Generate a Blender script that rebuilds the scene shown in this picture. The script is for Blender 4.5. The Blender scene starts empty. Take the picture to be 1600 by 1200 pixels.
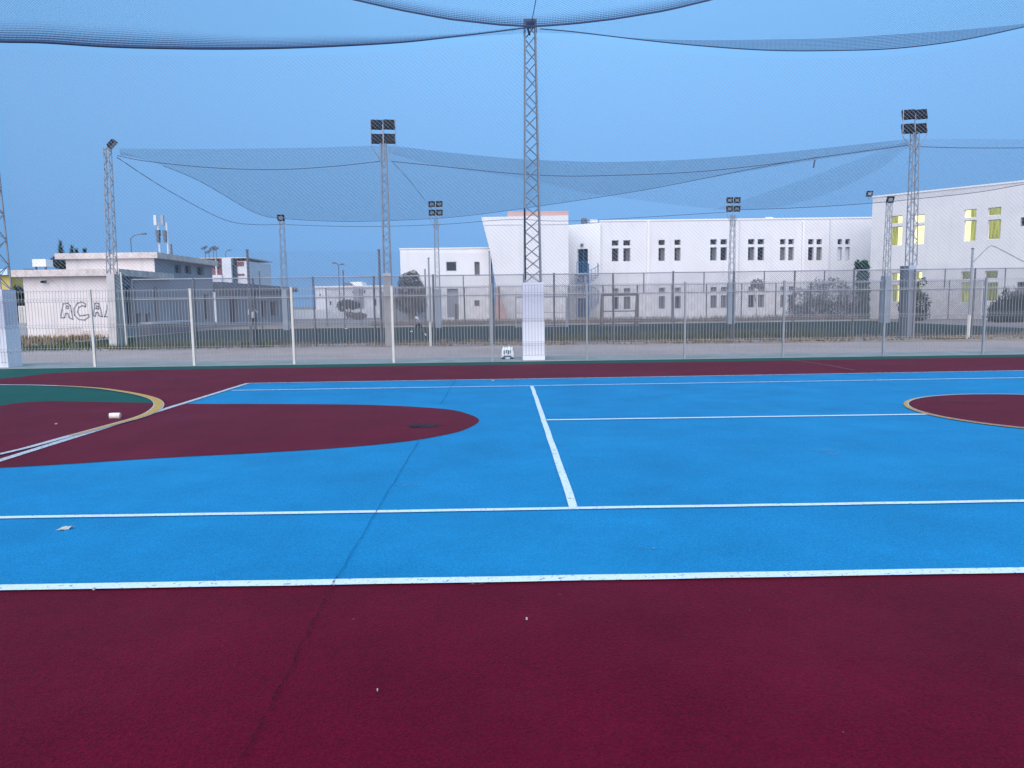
import bpy, bmesh, math, random
from mathutils import Vector, Matrix
random.seed(7)
S = bpy.context.scene
COL = S.collection
# ------------------------------------------------------------------ camera
F = 1150.0; H = 1.555
PSI = math.radians(0.573); TH = math.atan(125.5 / F); RHO = 0.0135
cam_pos = Vector((0, 0, H))
f0 = Vector((math.sin(PSI), math.cos(PSI), 0)); r0 = Vector((math.cos(PSI), -math.sin(PSI), 0))
fw = f0 * math.cos(TH) - Vector((0, 0, 1)) * math.sin(TH); u0 = r0.cross(fw)
Rv = r0 * math.cos(RHO) - u0 * math.sin(RHO); Uv = r0 * math.sin(RHO) + u0 * math.cos(RHO)
cd = bpy.data.cameras.new('camera'); cam = bpy.data.objects.new('camera', cd); COL.objects.link(cam)
cd.sensor_width = 36; cd.lens = F / 1600 * 36; cd.clip_end = 6000; cd.clip_start = .05
cam.matrix_world = Matrix(((Rv.x, Uv.x, -fw.x, 0), (Rv.y, Uv.y, -fw.y, 0), (Rv.z, Uv.z, -fw.z, H), (0, 0, 0, 1)))
S.camera = cam

def ray(px, py): return fw * F + Rv * (px - 800) + Uv * (600 - py)
def P(px, py, Y):
    d = ray(px, py); return cam_pos + d * (Y / d.y)
def G(px, py, z=0.0):
    d = ray(px, py); return cam_pos + d * ((z - H) / d.z)
def Wp(px, py, a, b):
    d = ray(px, py); n = Vector((-(b[1] - a[1]), b[0] - a[0], 0)); t = n.dot(Vector((a[0], a[1], 0)) - cam_pos) / n.dot(d)
    return cam_pos + d * t
# ------------------------------------------------------------------ world, sun, exposure
SUN_EL = math.radians(15.0); SUN_AZ = math.radians(192)     # behind the camera, to the left; azimuth clockwise from +Y
w = bpy.data.worlds.new('World'); S.world = w; w.use_nodes = True
nt = w.node_tree; nt.nodes.clear()
sky = nt.nodes.new('ShaderNodeTexSky'); sky.sky_type = 'NISHITA'; sky.sun_disc = False
sky.sun_elevation = SUN_EL; sky.sun_rotation = SUN_AZ; sky.altitude = 0
sky.air_density = 1.8; sky.dust_density = 0.0; sky.ozone_density = 6.0
stc = nt.nodes.new('ShaderNodeTexCoord'); sva = nt.nodes.new('ShaderNodeVectorMath'); sva.operation = 'MULTIPLY_ADD'     # even dusk sky: flattens the horizon glow
sva.inputs[1].default_value = (1, 1, -.50); sva.inputs[2].default_value = (0, 0, .76)
nt.links.new(stc.outputs['Generated'], sva.inputs[0]); nt.links.new(sva.outputs[0], sky.inputs[0])
bg = nt.nodes.new('ShaderNodeBackground'); bg.inputs[1].default_value = 0.15
out = nt.nodes.new('ShaderNodeOutputWorld')
nt.links.new(sky.outputs[0], bg.inputs[0]); nt.links.new(bg.outputs[0], out.inputs[0])
sd = bpy.data.lights.new('sun', 'SUN'); sun = bpy.data.objects.new('sun', sd); COL.objects.link(sun)
sd.energy = 1.6; sd.angle = math.radians(70); sd.color = (1.0, .84, .74)
sdir = Vector((math.sin(SUN_AZ) * math.cos(math.radians(33)), math.cos(SUN_AZ) * math.cos(math.radians(33)), math.sin(math.radians(33))))
sun.rotation_euler = sdir.to_track_quat('Z', 'Y').to_euler(); sun.location = sdir * 30 + Vector((0, 0, 10))
S.view_settings.view_transform = 'Standard'; S.view_settings.look = 'None'
S.view_settings.exposure = 1.2; S.view_settings.gamma = 1; S.view_settings.use_curve_mapping = False
S.cycles.transparent_max_bounces = 40; S.cycles.max_bounces = 6

# ------------------------------------------------------------------ materials
class N:
    def __init__(s, name):
        s.m = bpy.data.materials.new(name); s.m.use_nodes = True; s.t = s.m.node_tree; s.t.nodes.clear()
        s.out = s.n('ShaderNodeOutputMaterial')
    def n(s, ty, **kw):
        x = s.t.nodes.new(ty)
        for k, v in kw.items():
            if k.startswith('i_'):
                k2 = k[2:]; x.inputs[int(k2) if k2.isdigit() else k2.replace('_', ' ')].default_value = v
            else: setattr(x, k, v)
        return x
    def l(s, a, b): s.t.links.new(a, b)
    def math(s, op, a, b=None):
        x = s.n('ShaderNodeMath', operation=op)
        for i, v in enumerate((a, b)):
            if v is None: continue
            if isinstance(v, (int, float)): x.inputs[i].default_value = v
            else: s.l(v, x.inputs[i])
        return x.outputs[0]
def c4(c): return (c[0], c[1], c[2], 1)
def surf(name, color, rough=.7, spec=.3, var=.12, scale=2.0, fine=0, fine_scale=60, bump=0, dirt=None, dirt_amt=.5, dirt_scale=.8, wear=0, metallic=0, speck=0, streak=0, sheen=0):
    q = N(name); tc = q.n('ShaderNodeTexCoord'); co = tc.outputs['Object']
    b = q.n('ShaderNodeBsdfPrincipled', i_Roughness=rough, i_Metallic=metallic); b.inputs['Specular IOR Level'].default_value = spec
    if sheen: b.inputs['Sheen Weight'].default_value = sheen; b.inputs['Sheen Roughness'].default_value = .35; b.inputs['Sheen Tint'].default_value = (.8, .85, .95, 1)
    n1 = q.n('ShaderNodeTexNoise', i_Scale=scale, i_Detail=5.0, i_Roughness=.6); q.l(co, n1.inputs['Vector'])
    r1 = q.n('ShaderNodeMapRange'); r1.inputs[1].default_value = .3; r1.inputs[2].default_value = .7
    r1.inputs[3].default_value = 1 - var; r1.inputs[4].default_value = 1 + var; q.l(n1.outputs[0], r1.inputs[0])
    val = r1.outputs[0]
    if fine:
        n2 = q.n('ShaderNodeTexNoise', i_Scale=fine_scale, i_Detail=3.0, i_Roughness=.75); q.l(co, n2.inputs['Vector'])
        r2 = q.n('ShaderNodeMapRange'); r2.inputs[1].default_value = .3; r2.inputs[2].default_value = .7
        r2.inputs[3].default_value = 1 - fine; r2.inputs[4].default_value = 1 + fine; q.l(n2.outputs[0], r2.inputs[0])
        val = q.math('MULTIPLY', val, r2.outputs[0])
    mx = q.n('ShaderNodeVectorMath', operation='SCALE'); mx.inputs[0].default_value = color; q.l(val, mx.inputs['Scale'])
    cout = mx.outputs[0]
    if dirt:
        n3 = q.n('ShaderNodeTexNoise', i_Scale=dirt_scale, i_Detail=8.0, i_Roughness=.7); q.l(co, n3.inputs['Vector'])
        r3 = q.n('ShaderNodeMapRange'); r3.inputs[1].default_value = .5; r3.inputs[2].default_value = .72; r3.inputs[3].default_value = 0; r3.inputs[4].default_value = dirt_amt
        q.l(n3.outputs[0], r3.inputs[0])
        mm = q.n('ShaderNodeMix', data_type='RGBA'); q.l(r3.outputs[0], mm.inputs[0]); q.l(cout, mm.inputs[6]); mm.inputs[7].default_value = c4(dirt)
        cout = mm.outputs[2]
    if streak:
        mpn = q.n('ShaderNodeMapping'); mpn.inputs['Scale'].default_value = (3.2, 3.2, .22); q.l(co, mpn.inputs[0])
        n7 = q.n('ShaderNodeTexNoise', i_Scale=1.0, i_Detail=6.0, i_Roughness=.65); q.l(mpn.outputs[0], n7.inputs['Vector'])
        r7 = q.n('ShaderNodeMapRange'); r7.inputs[1].default_value = .52; r7.inputs[2].default_value = .75; r7.inputs[3].default_value = 0; r7.inputs[4].default_value = streak; q.l(n7.outputs[0], r7.inputs[0])
        mm = q.n('ShaderNodeMix', data_type='RGBA'); q.l(r7.outputs[0], mm.inputs[0]); q.l(cout, mm.inputs[6]); mm.inputs[7].default_value = (.42, .40, .38, 1); cout = mm.outputs[2]
    if speck:
        v = q.n('ShaderNodeTexVoronoi', i_Scale=9.0); q.l(co, v.inputs['Vector'])
        g = q.math('LESS_THAN', v.outputs['Distance'], .035)
        n5 = q.n('ShaderNodeTexNoise', i_Scale=3.0); q.l(co, n5.inputs['Vector']); g2 = q.math('GREATER_THAN', n5.outputs[0], .62)
        g = q.math('MULTIPLY', q.math('MULTIPLY', g, g2), speck)
        mm = q.n('ShaderNodeMix', data_type='RGBA'); q.l(g, mm.inputs[0]); q.l(cout, mm.inputs[6]); mm.inputs[7].default_value = (.4, .35, .38, 1)
        cout = mm.outputs[2]
    q.l(cout, b.inputs['Base Color'])
    if bump:
        n4 = q.n('ShaderNodeTexNoise', i_Scale=fine_scale * 1.2, i_Detail=2.0); q.l(co, n4.inputs['Vector'])
        bp = q.n('ShaderNodeBump', i_Strength=bump, i_Distance=.004); q.l(n4.outputs[0], bp.inputs['Height']); q.l(bp.outputs[0], b.inputs['Normal'])
    if wear:
        n6 = q.n('ShaderNodeTexNoise', i_Scale=38.0, i_Detail=4.0, i_Roughness=.7); q.l(co, n6.inputs['Vector'])
        g = q.n('ShaderNodeMapRange'); g.inputs[1].default_value = .30 + wear * .12; g.inputs[2].default_value = .40 + wear * .2
        q.l(n6.outputs[0], g.inputs[0])
        tr = q.n('ShaderNodeBsdfTransparent'); ms = q.n('ShaderNodeMixShader'); q.l(g.outputs[0], ms.inputs[0]); q.l(tr.outputs[0], ms.inputs[1]); q.l(b.outputs[0], ms.inputs[2])
        q.l(ms.outputs[0], q.out.inputs[0])
    else: q.l(b.outputs[0], q.out.inputs[0])
    return q.m
def net_mat(name, color, period, cover, diag=True, uneven=0.0, grad=0.0):
    """knotted netting: threads drawn on the sheet's own metre-scaled UVs, holes transparent"""
    q = N(name); tc = q.n('ShaderNodeTexCoord'); sp = q.n('ShaderNodeSeparateXYZ'); q.l(tc.outputs['UV'], sp.inputs[0])
    u, v = sp.outputs[0], sp.outputs[1]
    a = q.math('ADD', u, v) if diag else u; b = q.math('SUBTRACT', u, v) if diag else v
    k = 1 / period * (1 / math.sqrt(2) if diag else 1)
    fa = q.math('FRACT', q.math('ADD', q.math('MULTIPLY', a, k), 500.0)); fb = q.math('FRACT', q.math('ADD', q.math('MULTIPLY', b, k), 500.0))
    if grad:                                   # the net bunches towards the rope at the end of v
        cv = q.math('MULTIPLY', q.math('POWER', q.math('MINIMUM', q.math('MULTIPLY', v, 1 / grad), 1.0), 1.8), cover)
        la = q.math('LESS_THAN', fa, cv); lb = q.math('LESS_THAN', fb, cv)
    else: la = q.math('LESS_THAN', fa, cover * (1 - uneven)); lb = q.math('LESS_THAN', fb, cover * (1 + uneven))
    g = q.math('MAXIMUM', la, lb)
    d = q.n('ShaderNodeBsdfDiffuse', i_Color=c4(color)); tr = q.n('ShaderNodeBsdfTransparent'); ms = q.n('ShaderNodeMixShader')
    q.l(g, ms.inputs[0]); q.l(tr.outputs[0], ms.inputs[1]); q.l(d.outputs[0], ms.inputs[2]); q.l(ms.outputs[0], q.out.inputs[0])
    return q.m
def emit(name, color, strength, stripes=0):
    q = N(name); e = q.n('ShaderNodeEmission', i_Strength=strength)
    tc = q.n('ShaderNodeTexCoord'); nz = q.n('ShaderNodeTexNoise', i_Scale=2.0 if not stripes else 7.0, i_Detail=3.0)
    mp = q.n('ShaderNodeMapping'); mp.inputs['Scale'].default_value = (1, 1, 1) if not stripes else (1.6, 1.6, .12)
    q.l(tc.outputs['Object'], mp.inputs[0]); q.l(mp.outputs[0], nz.inputs['Vector'])
    r = q.n('ShaderNodeMapRange'); r.inputs[1].default_value = .35; r.inputs[2].default_value = .65
    r.inputs[3].default_value = 1 - (stripes or .12); r.inputs[4].default_value = 1 + (stripes or .12) * .5; q.l(nz.outputs[0], r.inputs[0])
    s = q.n('ShaderNodeVectorMath', operation='SCALE'); s.inputs[0].default_value = color; q.l(r.outputs[0], s.inputs['Scale'])
    q.l(s.outputs[0], e.inputs[0]); q.l(e.outputs[0], q.out.inputs[0]); return q.m

M = {}
M['maroon'] = surf('court_maroon', (.108, .0015, .0150), .75, .05, .17, 1.1, .42, 85, 1.0, (.14, .012, .035), .45, .35, speck=.25, sheen=.045)
M['blue'] = surf('court_blue', (.009, .20, .415), .75, .08, .11, 1.1, .30, 85, 1.0, (.015, .26, .50), .6, .35, speck=.3, sheen=.022)
M['green'] = surf('court_green', (.014, .085, .070), .75, .10, .10, 1.3, .3, 85, .8)
M['line'] = surf('line_white', (.68, .74, .82), .6, .3, .06, 3, .12, 90, .2, (.5, .58, .66), .3, 3, wear=.08)
M['line_old'] = surf('line_faded', (.35, .50, .68), .6, .3, .06, 3, .12, 90, .2, wear=.5)
M['line_grey'] = surf('line_greyish', (.52, .52, .55), .6, .3, .06, 3, .12, 90, .2, (.3, .2, .22), .4, 3, wear=.3)
M['yellow'] = surf('line_yellow', (.60, .33, .06), .6, .3, .08, 3, .12, 90, .2, (.3, .2, .15), .3, 3, wear=.3)
M['pinkline'] = surf('line_ghost', (.22, .06, .07), .6, .3, .06, 3, .1, 90, .2, wear=.6)
M['crack'] = surf('joint_dark', (.003, .14, .32), .8, .1, .3, 8, wear=.6)
M['crack_red'] = surf('joint_dark_red', (.03, .004, .012), .8, .1, .3, 8, wear=1.2)
M['stain'] = surf('stain', (.030, .004, .012), .6, .2, .3, 6, wear=.25)
M['road'] = surf('road_pale', (.40, .30, .28), .9, .15, .10, .35, .12, 14, 0, (.25, .19, .18), .4, .25)
M['kerb'] = surf('kerb_concrete', (.30, .30, .29), .9, .2, .12, 1.2, .08, 30, 0, (.16, .17, .16), .5, 1.5)
M['soil'] = surf('dry_soil', (.33, .24, .19), .95, .1, .2, .5, .2, 6, 0, (.34, .19, .12), .6, .35)
M['ground'] = surf('ground_far', (.25, .21, .20), .95, .1, .15, .1, .15, 3, 0, (.16, .14, .11), .5, .06)
M['turf'] = surf('turf_green', (.011, .034, .031), .95, .1, .15, .6, .15, 20)
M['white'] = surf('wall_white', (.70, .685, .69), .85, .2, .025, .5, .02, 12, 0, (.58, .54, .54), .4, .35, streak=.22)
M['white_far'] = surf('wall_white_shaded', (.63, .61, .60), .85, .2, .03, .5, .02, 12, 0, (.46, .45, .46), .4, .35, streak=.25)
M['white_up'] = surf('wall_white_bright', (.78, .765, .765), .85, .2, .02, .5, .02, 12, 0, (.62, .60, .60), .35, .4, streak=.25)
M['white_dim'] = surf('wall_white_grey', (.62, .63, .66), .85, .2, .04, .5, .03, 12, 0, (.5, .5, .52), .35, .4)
M['cream'] = surf('wall_cream', (.69, .63, .61), .85, .2, .03, .5, .03, 12, 0, (.55, .40, .32), .4, .5, streak=.5)
M['slab'] = surf('weathered_slab', (.60, .52, .48), .9, .2, .15, 2, .12, 8, 0, (.25, .22, .20), .6, 2.2)
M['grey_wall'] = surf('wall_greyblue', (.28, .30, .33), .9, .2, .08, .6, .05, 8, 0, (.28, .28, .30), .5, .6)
M['grey_dark'] = surf('roof_greydark', (.13, .15, .18), .9, .2, .1, 1)
M['salmon'] = surf('salmon_paint', (.54, .34, .30), .85, .2, .06, 1, .03, 10)
M['redwall'] = surf('red_paint', (.21, .095, .095), .85, .2, .1, 1)
M['yellowwall'] = surf('yellow_paint', (.55, .43, .14), .85, .2, .08, 2)
M['palewall'] = surf('pale_blue_paint', (.5, .66, .74), .85, .2, .05, 2)
M['glass'] = surf('window_glass_dark', (.014, .017, .022), .3, .25, .3, .7)
M['glass_blue'] = surf('window_glass_blue', (.012, .04, .06), .3, .3, .3, .7)
M['curtain'] = surf('curtain_grey', (.13, .13, .13), .9, .1, .15, 4)
M['blue_metal'] = surf('blue_metal', (.06, .16, .32), .5, .4, .1, 3)
M['galv'] = surf('galvanised_steel', (.26, .28, .31), .45, .5, .12, 4, metallic=.3)
M['galv_pale'] = surf('galvanised_pale', (.27, .29, .31), .5, .4, .08, 4)
M['post_pale'] = surf('post_white_paint', (.60, .58, .53), .6, .3, .08, 4)
M['dark_metal'] = surf('dark_metal', (.075, .085, .10), .6, .3, .2, 4)
M['fence_dark'] = surf('fence_post_grey', (.12, .12, .14), .7, .3, .15, 4)
M['rail_grey'] = surf('fence_rail_grey', (.32, .32, .36), .7, .3, .15, 4)
M['black'] = surf('lamp_housing_black', (.010, .014, .02), .6, .2, .2, 4)
M['lampglass'] = surf('lamp_glass', (.30, .34, .36), .15, .6, .1, 2)
M['pillar_low'] = surf('pillar_white', (.80, .80, .86), .85, .2, .05, 2, .03, 20, 0, (.68, .68, .74), .3, 2)
M['pillar_up'] = surf('pillar_lavender', (.60, .61, .70), .85, .2, .05, 2, .03, 20, 0, (.5, .5, .6), .3, 2)
M['concrete'] = surf('pillar_concrete', (.50, .48, .46), .9, .2, .10, 2, .06, 12, 0, (.34, .32, .30), .4, 1.5)
M['pillar_grey'] = surf('pillar_bluegrey', (.27, .32, .37), .85, .2, .08, 2, .03, 20, 0, (.2, .24, .28), .4, 1.5)
M['dark_side'] = surf('dark_side_grey', (.09, .125, .15), .8, .2, .1, 2)  # dark tone of the box added along mast pillars
M['pillar_shadow'] = surf('pillar_shadow_grey', (.36, .40, .46), .85, .2, .08, 2, .03, 20)  # pillar's shadow side put into its blue-grey colour
M['rope'] = surf('rope_dark', (.06, .085, .14), .9, .1, .1, 5)
M['leaf'] = surf('leaf_olive', (.055, .065, .04), .8, .2, .35, 1.2)
M['leaf_dark'] = surf('leaf_dark_green', (.028, .055, .045), .8, .2, .35, 1.2)
M['leaf_green'] = surf('leaf_green', (.012, .065, .035), .8, .2, .3, 1.5)
M['leaf_grey'] = surf('leaf_grey', (.21, .20, .21), .9, .1, .3, 1.2)
M['bark'] = surf('bark', (.16, .13, .12), .9, .1, .2, 6)
M['drygrass'] = surf('dry_grass', (.24, .17, .10), .95, .1, .45, .8)
M['greengrass'] = surf('green_grass', (.10, .12, .06), .95, .1, .4, .8)
M['skin'] = surf('skin', (.13, .075, .055), .6, .3, .08, 8)
M['hair'] = surf('hair', (.015, .012, .012), .7, .3, .1, 20)
M['shirt'] = surf('shirt_pale', (.50, .55, .60), .9, .1, .08, 8)
M['shirt_w'] = surf('shirt_white', (.72, .74, .80), .9, .1, .08, 8)
M['stripe'] = surf('shirt_stripe_blue', (.10, .13, .30), .9, .1, .08, 8)
M['shorts'] = surf('shorts_black', (.012, .012, .016), .9, .1, .1, 8)
M['plastic_w'] = surf('plastic_white', (.78, .82, .82), .5, .4, .06, 12, .06, 40)
M['plastic_b'] = surf('print_blue', (.04, .09, .16), .5, .4, .1, 12)
M['paper'] = surf('paper', (.42, .42, .38), .8, .2, .1, 20)
M['foam'] = surf('foam_cream', (.75, .66, .60), .8, .2, .1, 20)
M['graffiti'] = surf('graffiti_grey', (.24, .24, .28), .9, .1, .15, 6)
M['graf_fill'] = surf('graffiti_fill', (.60, .58, .62), .9, .1, .15, 6)
M['stain_warm'] = surf('wall_stain_brown', (.38, .22, .13), .9, .1, .3, 3, wear=1.6)
M['net_over'] = net_mat('netting_overhead', (.06, .11, .24), .045, .068)
M['net_far'] = net_mat('netting_far', (.10, .15, .21), .10, .12)
M['net_far2'] = net_mat('netting_far_fold', (.09, .13, .19), .10, .065)
M['net_vert'] = net_mat('netting_upright', (.30, .36, .48), .082, .05, True, .5)
M['net_flap'] = net_mat('netting_flap', (.05, .08, .15), .034, .24, False)
M['net_fold'] = net_mat('netting_bunched', (.045, .075, .16), .034, .55, False, 0, .36)
M['net_fold_near'] = net_mat('netting_bunched_near', (.045, .075, .16), .025, .5, False, 0, .22)
M['net_ball'] = net_mat('netting_ball_stop', (.12, .15, .2), .08, .05)
M['chain'] = net_mat('chain_link', (.17, .175, .21), .055, .15)
M['lit'] = emit('lit_pane', (1.0, .97, .42), .8)
M['lit_curtain'] = emit('lit_curtain', (.36, .39, .11), .55, .45)
M['lit_curtain_dim'] = emit('lit_curtain_dim', (.20, .22, .09), .5, .45)

# ------------------------------------------------------------------ mesh helpers
class MB:
    def __init__(s): s.v = []; s.f = []; s.uv = None
    def add(s, vs, fs):
        o = len(s.v); s.v += [tuple(v) for v in vs]; s.f += [tuple(i + o for i in f) for f in fs]; return s
    def box(s, x0, x1, y0, y1, z0, z1):
        return s.add([(x0, y0, z0), (x1, y0, z0), (x1, y1, z0), (x0, y1, z0), (x0, y0, z1), (x1, y0, z1), (x1, y1, z1), (x0, y1, z1)],
                     [(0, 3, 2, 1), (4, 5, 6, 7), (0, 1, 5, 4), (1, 2, 6, 5), (2, 3, 7, 6), (3, 0, 4, 7)])
    def tube(s, pts, r, n=6, r2=None, cap=True):
        pts = [Vector(p) for p in pts]; L = len(pts); rings = []
        for i, p in enumerate(pts):
            t = (pts[min(i + 1, L - 1)] - pts[max(i - 1, 0)]).normalized()
            a = t.cross(Vector((0, 0, 1)));
            if a.length < .05: a = t.cross(Vector((0, 1, 0)))
            a.normalize(); b = t.cross(a)
            rr = r if r2 is None else r + (r2 - r) * i / (L - 1)
            rings.append([p + (a * math.cos(2 * math.pi * k / n) + b * math.sin(2 * math.pi * k / n)) * rr for k in range(n)])
        vs = [v for g in rings for v in g]; fs = []
        for i in range(L - 1):
            for k in range(n):
                fs.append((i * n + k, i * n + (k + 1) % n, (i + 1) * n + (k + 1) % n, (i + 1) * n + k))
        if cap: fs += [tuple(range(n - 1, -1, -1)), tuple((L - 1) * n + k for k in range(n))]
        return s.add(vs, fs)
    def poly(s, pts, z0=None, z1=None):       # flat polygon (pts xy) extruded down if z1 given
        n = len(pts)
        if z1 is None: return s.add([(p[0], p[1], z0) for p in pts], [tuple(range(n))])
        return s.add([(p[0], p[1], z0) for p in pts] + [(p[0], p[1], z1) for p in pts],
                     [tuple(range(n - 1, -1, -1)), tuple(range(n, 2 * n))] + [(i, (i + 1) % n, n + (i + 1) % n, n + i) for i in range(n)])
    def build(s, name, mat, parent=None, smooth=False):
        me = bpy.data.meshes.new(name); me.from_pydata(s.v, [], s.f); me.validate(); me.update()
        if s.uv:
            ul = me.uv_layers.new(name='UVMap')
            for lp in me.loops: ul.data[lp.index].uv = s.uv[lp.vertex_index]
        if smooth:
            for p in me.polygons: p.use_smooth = True
        me.materials.append(mat if not isinstance(mat, str) else M[mat])
        o = bpy.data.objects.new(name, me); COL.objects.link(o)
        if parent is not None:
            o.parent = parent; o.matrix_parent_inverse = Matrix.Translation(-parent.location) if parent.type == 'EMPTY' else Matrix()
        return o
def tag(o, label=None, cat=None, group=None, kind=None):
    if label: o['label'] = label
    if cat: o['category'] = cat
    if group: o['group'] = group
    if kind: o['kind'] = kind
    return o
def thing(name, label, cat, loc=(0, 0, 0), group=None):
    o = bpy.data.objects.new(name, None); COL.objects.link(o); o.location = loc; o.empty_display_size = .3
    return tag(o, label, cat, group)
def struct(name, mb, mat): return tag(mb.build(name, mat), kind='structure')
def copy_tree(o, parent=None):
    c = o.copy(); COL.objects.link(c)
    if parent is not None: c.parent = parent
    for ch in list(o.children): copy_tree(ch, c)
    return c
def sheet(poly, z, name, mat): return struct(name, MB().poly(poly, z), mat)
def strip_pts(center, wd):                     # offset polyline both sides
    L = []; R = []
    for i, p in enumerate(center):
        a = Vector(center[max(i - 1, 0)][:2]); b = Vector(center[min(i + 1, len(center) - 1)]); t = (b - a).normalized(); n = Vector((-t.y, t.x))
        q = Vector(p); ww = wd[i] if isinstance(wd, list) else wd
        L.append(q + n * ww / 2); R.append(q - n * ww / 2)
    m = MB(); vs = []; fs = []
    for l, r in zip(L, R): vs += [(l.x, l.y), (r.x, r.y)]
    for i in range(len(L) - 1): fs.append((2 * i, 2 * i + 1, 2 * i + 3, 2 * i + 2))
    return vs, fs
def line_strip(center, wd, z, name, mat):
    vs, fs = strip_pts(center, wd)
    return struct(name, MB().add([(x, y, z) for x, y in vs], fs), mat)
def catmull(pts, k=8):
    o = []; n = len(pts)
    V = [Vector(p) for p in pts]
    for i in range(n - 1):
        p0, p1, p2, p3 = V[max(i - 1, 0)], V[i], V[i + 1], V[min(i + 2, n - 1)]
        for j in range(k):
            t = j / k
            o.append(.5 * ((2 * p1) + (p2 - p0) * t + (2 * p0 - 5 * p1 + 4 * p2 - p3) * t * t + (3 * p1 - p0 - 3 * p2 + p3) * t ** 3))
    o.append(V[-1]); return o

# ------------------------------------------------------------------ ground and court
struct('ground', MB().poly([(-2500, -40), (2500, -40), (2500, 3500), (-2500, 3500)], -.02), 'ground')
FY = 19.92                                      # fence line
sheet([(-34, -9), (34, -9), (34, FY - .12), (-34, FY - .12)], 0.0, 'court_surround', 'green')
RX = 18.82
red = [(-34, -8), (34, -8), (34, RX + .30), (6, RX + .03), (-8.4, RX)] + [tuple(G(x, y)[:2]) for x, y in ((140, 580.5), (100, 582.2), (70, 584), (40, 588), (12, 591), (-20, 594), (-80, 600))] + [(-18, 14), (-34, 13.4)]
sheet(red, .004, 'court_surface', 'maroon')
BX0, Y1, Y2, YC, Y3, Y4 = -5.21, 4.0, 5.415, 9.66, 13.75, 15.03
sheet([(BX0, Y1 - .02), (32, Y1 - .02), (32, Y4 + .45), (11, Y4 + .25), (2, Y4 + .04), (BX0, Y4 - .05)], .008, 'tennis_court', 'blue')
def arc(cx, cy, r, a0, a1, n=40): return [(cx + r * math.cos(math.radians(a0 + (a1 - a0) * i / n)), cy + r * math.sin(math.radians(a0 + (a1 - a0) * i / n))) for i in range(n + 1)]
# key: trapezoid + half circle
KX = -2.12; KR = 1.80; s_ = 1.2 / 5.8
kp = [G(x, y)[:2] for x, y in ((-260, 741), (-120, 737), (0, 732.5), (100, 727), (200, 720.5), (300, 714.5), (400, 709.5), (500, 703.5), (575, 697.5), (640, 690.5), (687, 682.5), (725, 673), (749, 658), (725, 646), (687, 639.5), (600, 634.5), (500, 632.7), (400, 632.3), (310, 632), (200, 630), (100, 628), (60, 628.5), (20, 631.5), (0, 635), (-40, 638), (-160, 640))]
key = [(p.x, p.y) for p in catmull([Vector(p) for p in kp], 4)]
sheet(key, .012, 'free_throw_area', 'maroon')
# green D left, bounded by the key edge and the arc
arcpts = [G(x, y)[:2] for x, y in ((-120, 601), (0, 602.8), (50, 603.2), (100, 604.8), (150, 608), (185, 612.5), (218, 618.5), (240, 625), (248, 632), (246, 639), (235, 647), (215, 655), (190, 662), (150, 673), (100, 686.5), (50, 700.5), (20, 708), (-80, 731))]
arcs = [(p.x, p.y) for p in catmull([Vector((p[0], p[1])) for p in arcpts], 5)]
gre = [p for p in arcs if p[1] > 11.95] + [tuple(p) for p in [G(x, y)[:2] for x, y in ((236, 631.5), (200, 631), (100, 629), (60, 629.5), (20, 632.5), (0, 636), (-40, 639), (-160, 641))]]
sheet(gre, .010, 'penalty_area', 'green')
line_strip(arcs, [.08 + .09 * max(0, 1 - abs(i / len(arcs) - .53) * 2.6) for i in range(len(arcs))], .024, 'penalty_line', 'line_grey')
mid = arcs[14:70]
line_strip(mid, [.04 + .085 * math.sin(math.pi * i / (len(mid) - 1)) for i in range(len(mid))], .028, 'penalty_line_yellow', 'yellow')
def wob(p0, p1, n, amp=.004):
    return [(p0[0] + (p1[0] - p0[0]) * i / n + random.uniform(-amp, amp), p0[1] + (p1[1] - p0[1]) * i / n + random.uniform(-amp, amp)) for i in range(n + 1)]
wobp = lambda L: [Vector(p) for p in L]
line_strip(wob((-16, Y1), (32, Y1), 120), .085, .016, 'sideline', 'line')
line_strip(wob((-16, Y2), (32, Y2), 120), .062, .016, 'singles_line', 'line')
line_strip(wobp([(-5.1, Y3 - .04), (0, Y3), (8.7, Y3 + .14), (32, Y3 + .4)]), .13, .016, 'far_singles_line', 'line_old')
line_strip(wobp([(BX0, Y4 - .05), (2, Y4 + .04), (11, Y4 + .25), (32, Y4 + .45)]), .09, .016, 'far_sideline', 'line_old')
SX = .51
line_strip(wob((SX, Y2 + .031), (SX, Y3 - .035), 20), .066, .016, 'service_line', 'line')
line_strip(wob((SX + .04, YC), (5.66, YC), 20), .08, .016, 'centre_service_line', 'line')
line_strip(wob((BX0 - .02, Y1), (BX0 - .02, Y4 - .05), 40), .10, .018, 'baseline', 'line_grey')
CC = (7.53, YC + .06)
sheet(arc(CC[0], CC[1], 1.86, 0, 360, 80)[:-1], .012, 'centre_circle', 'maroon')
vs, fs = strip_pts(arc(CC[0], CC[1], 1.89, 0, 360, 90), .055)
struct('centre_circle_line', MB().add([(x, y, .020) for x, y in vs], fs), 'yellow')
vs, fs = strip_pts(arc(CC[0], CC[1], 1.86, 0, 360, 90), .018)
struct('centre_circle_inner_line', MB().add([(x, y, .024) for x, y in vs], fs), 'line_grey')
gp = [G(x, y)[:2] for x, y in ((1225, 563), (1262, 567), (1300, 573), (1335, 580), (1400, 592), (1480, 603))]
line_strip([(p.x, p.y) for p in catmull([Vector(p) for p in gp[:4]])], .07, .020, 'old_painted_line', 'pinkline')
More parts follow.
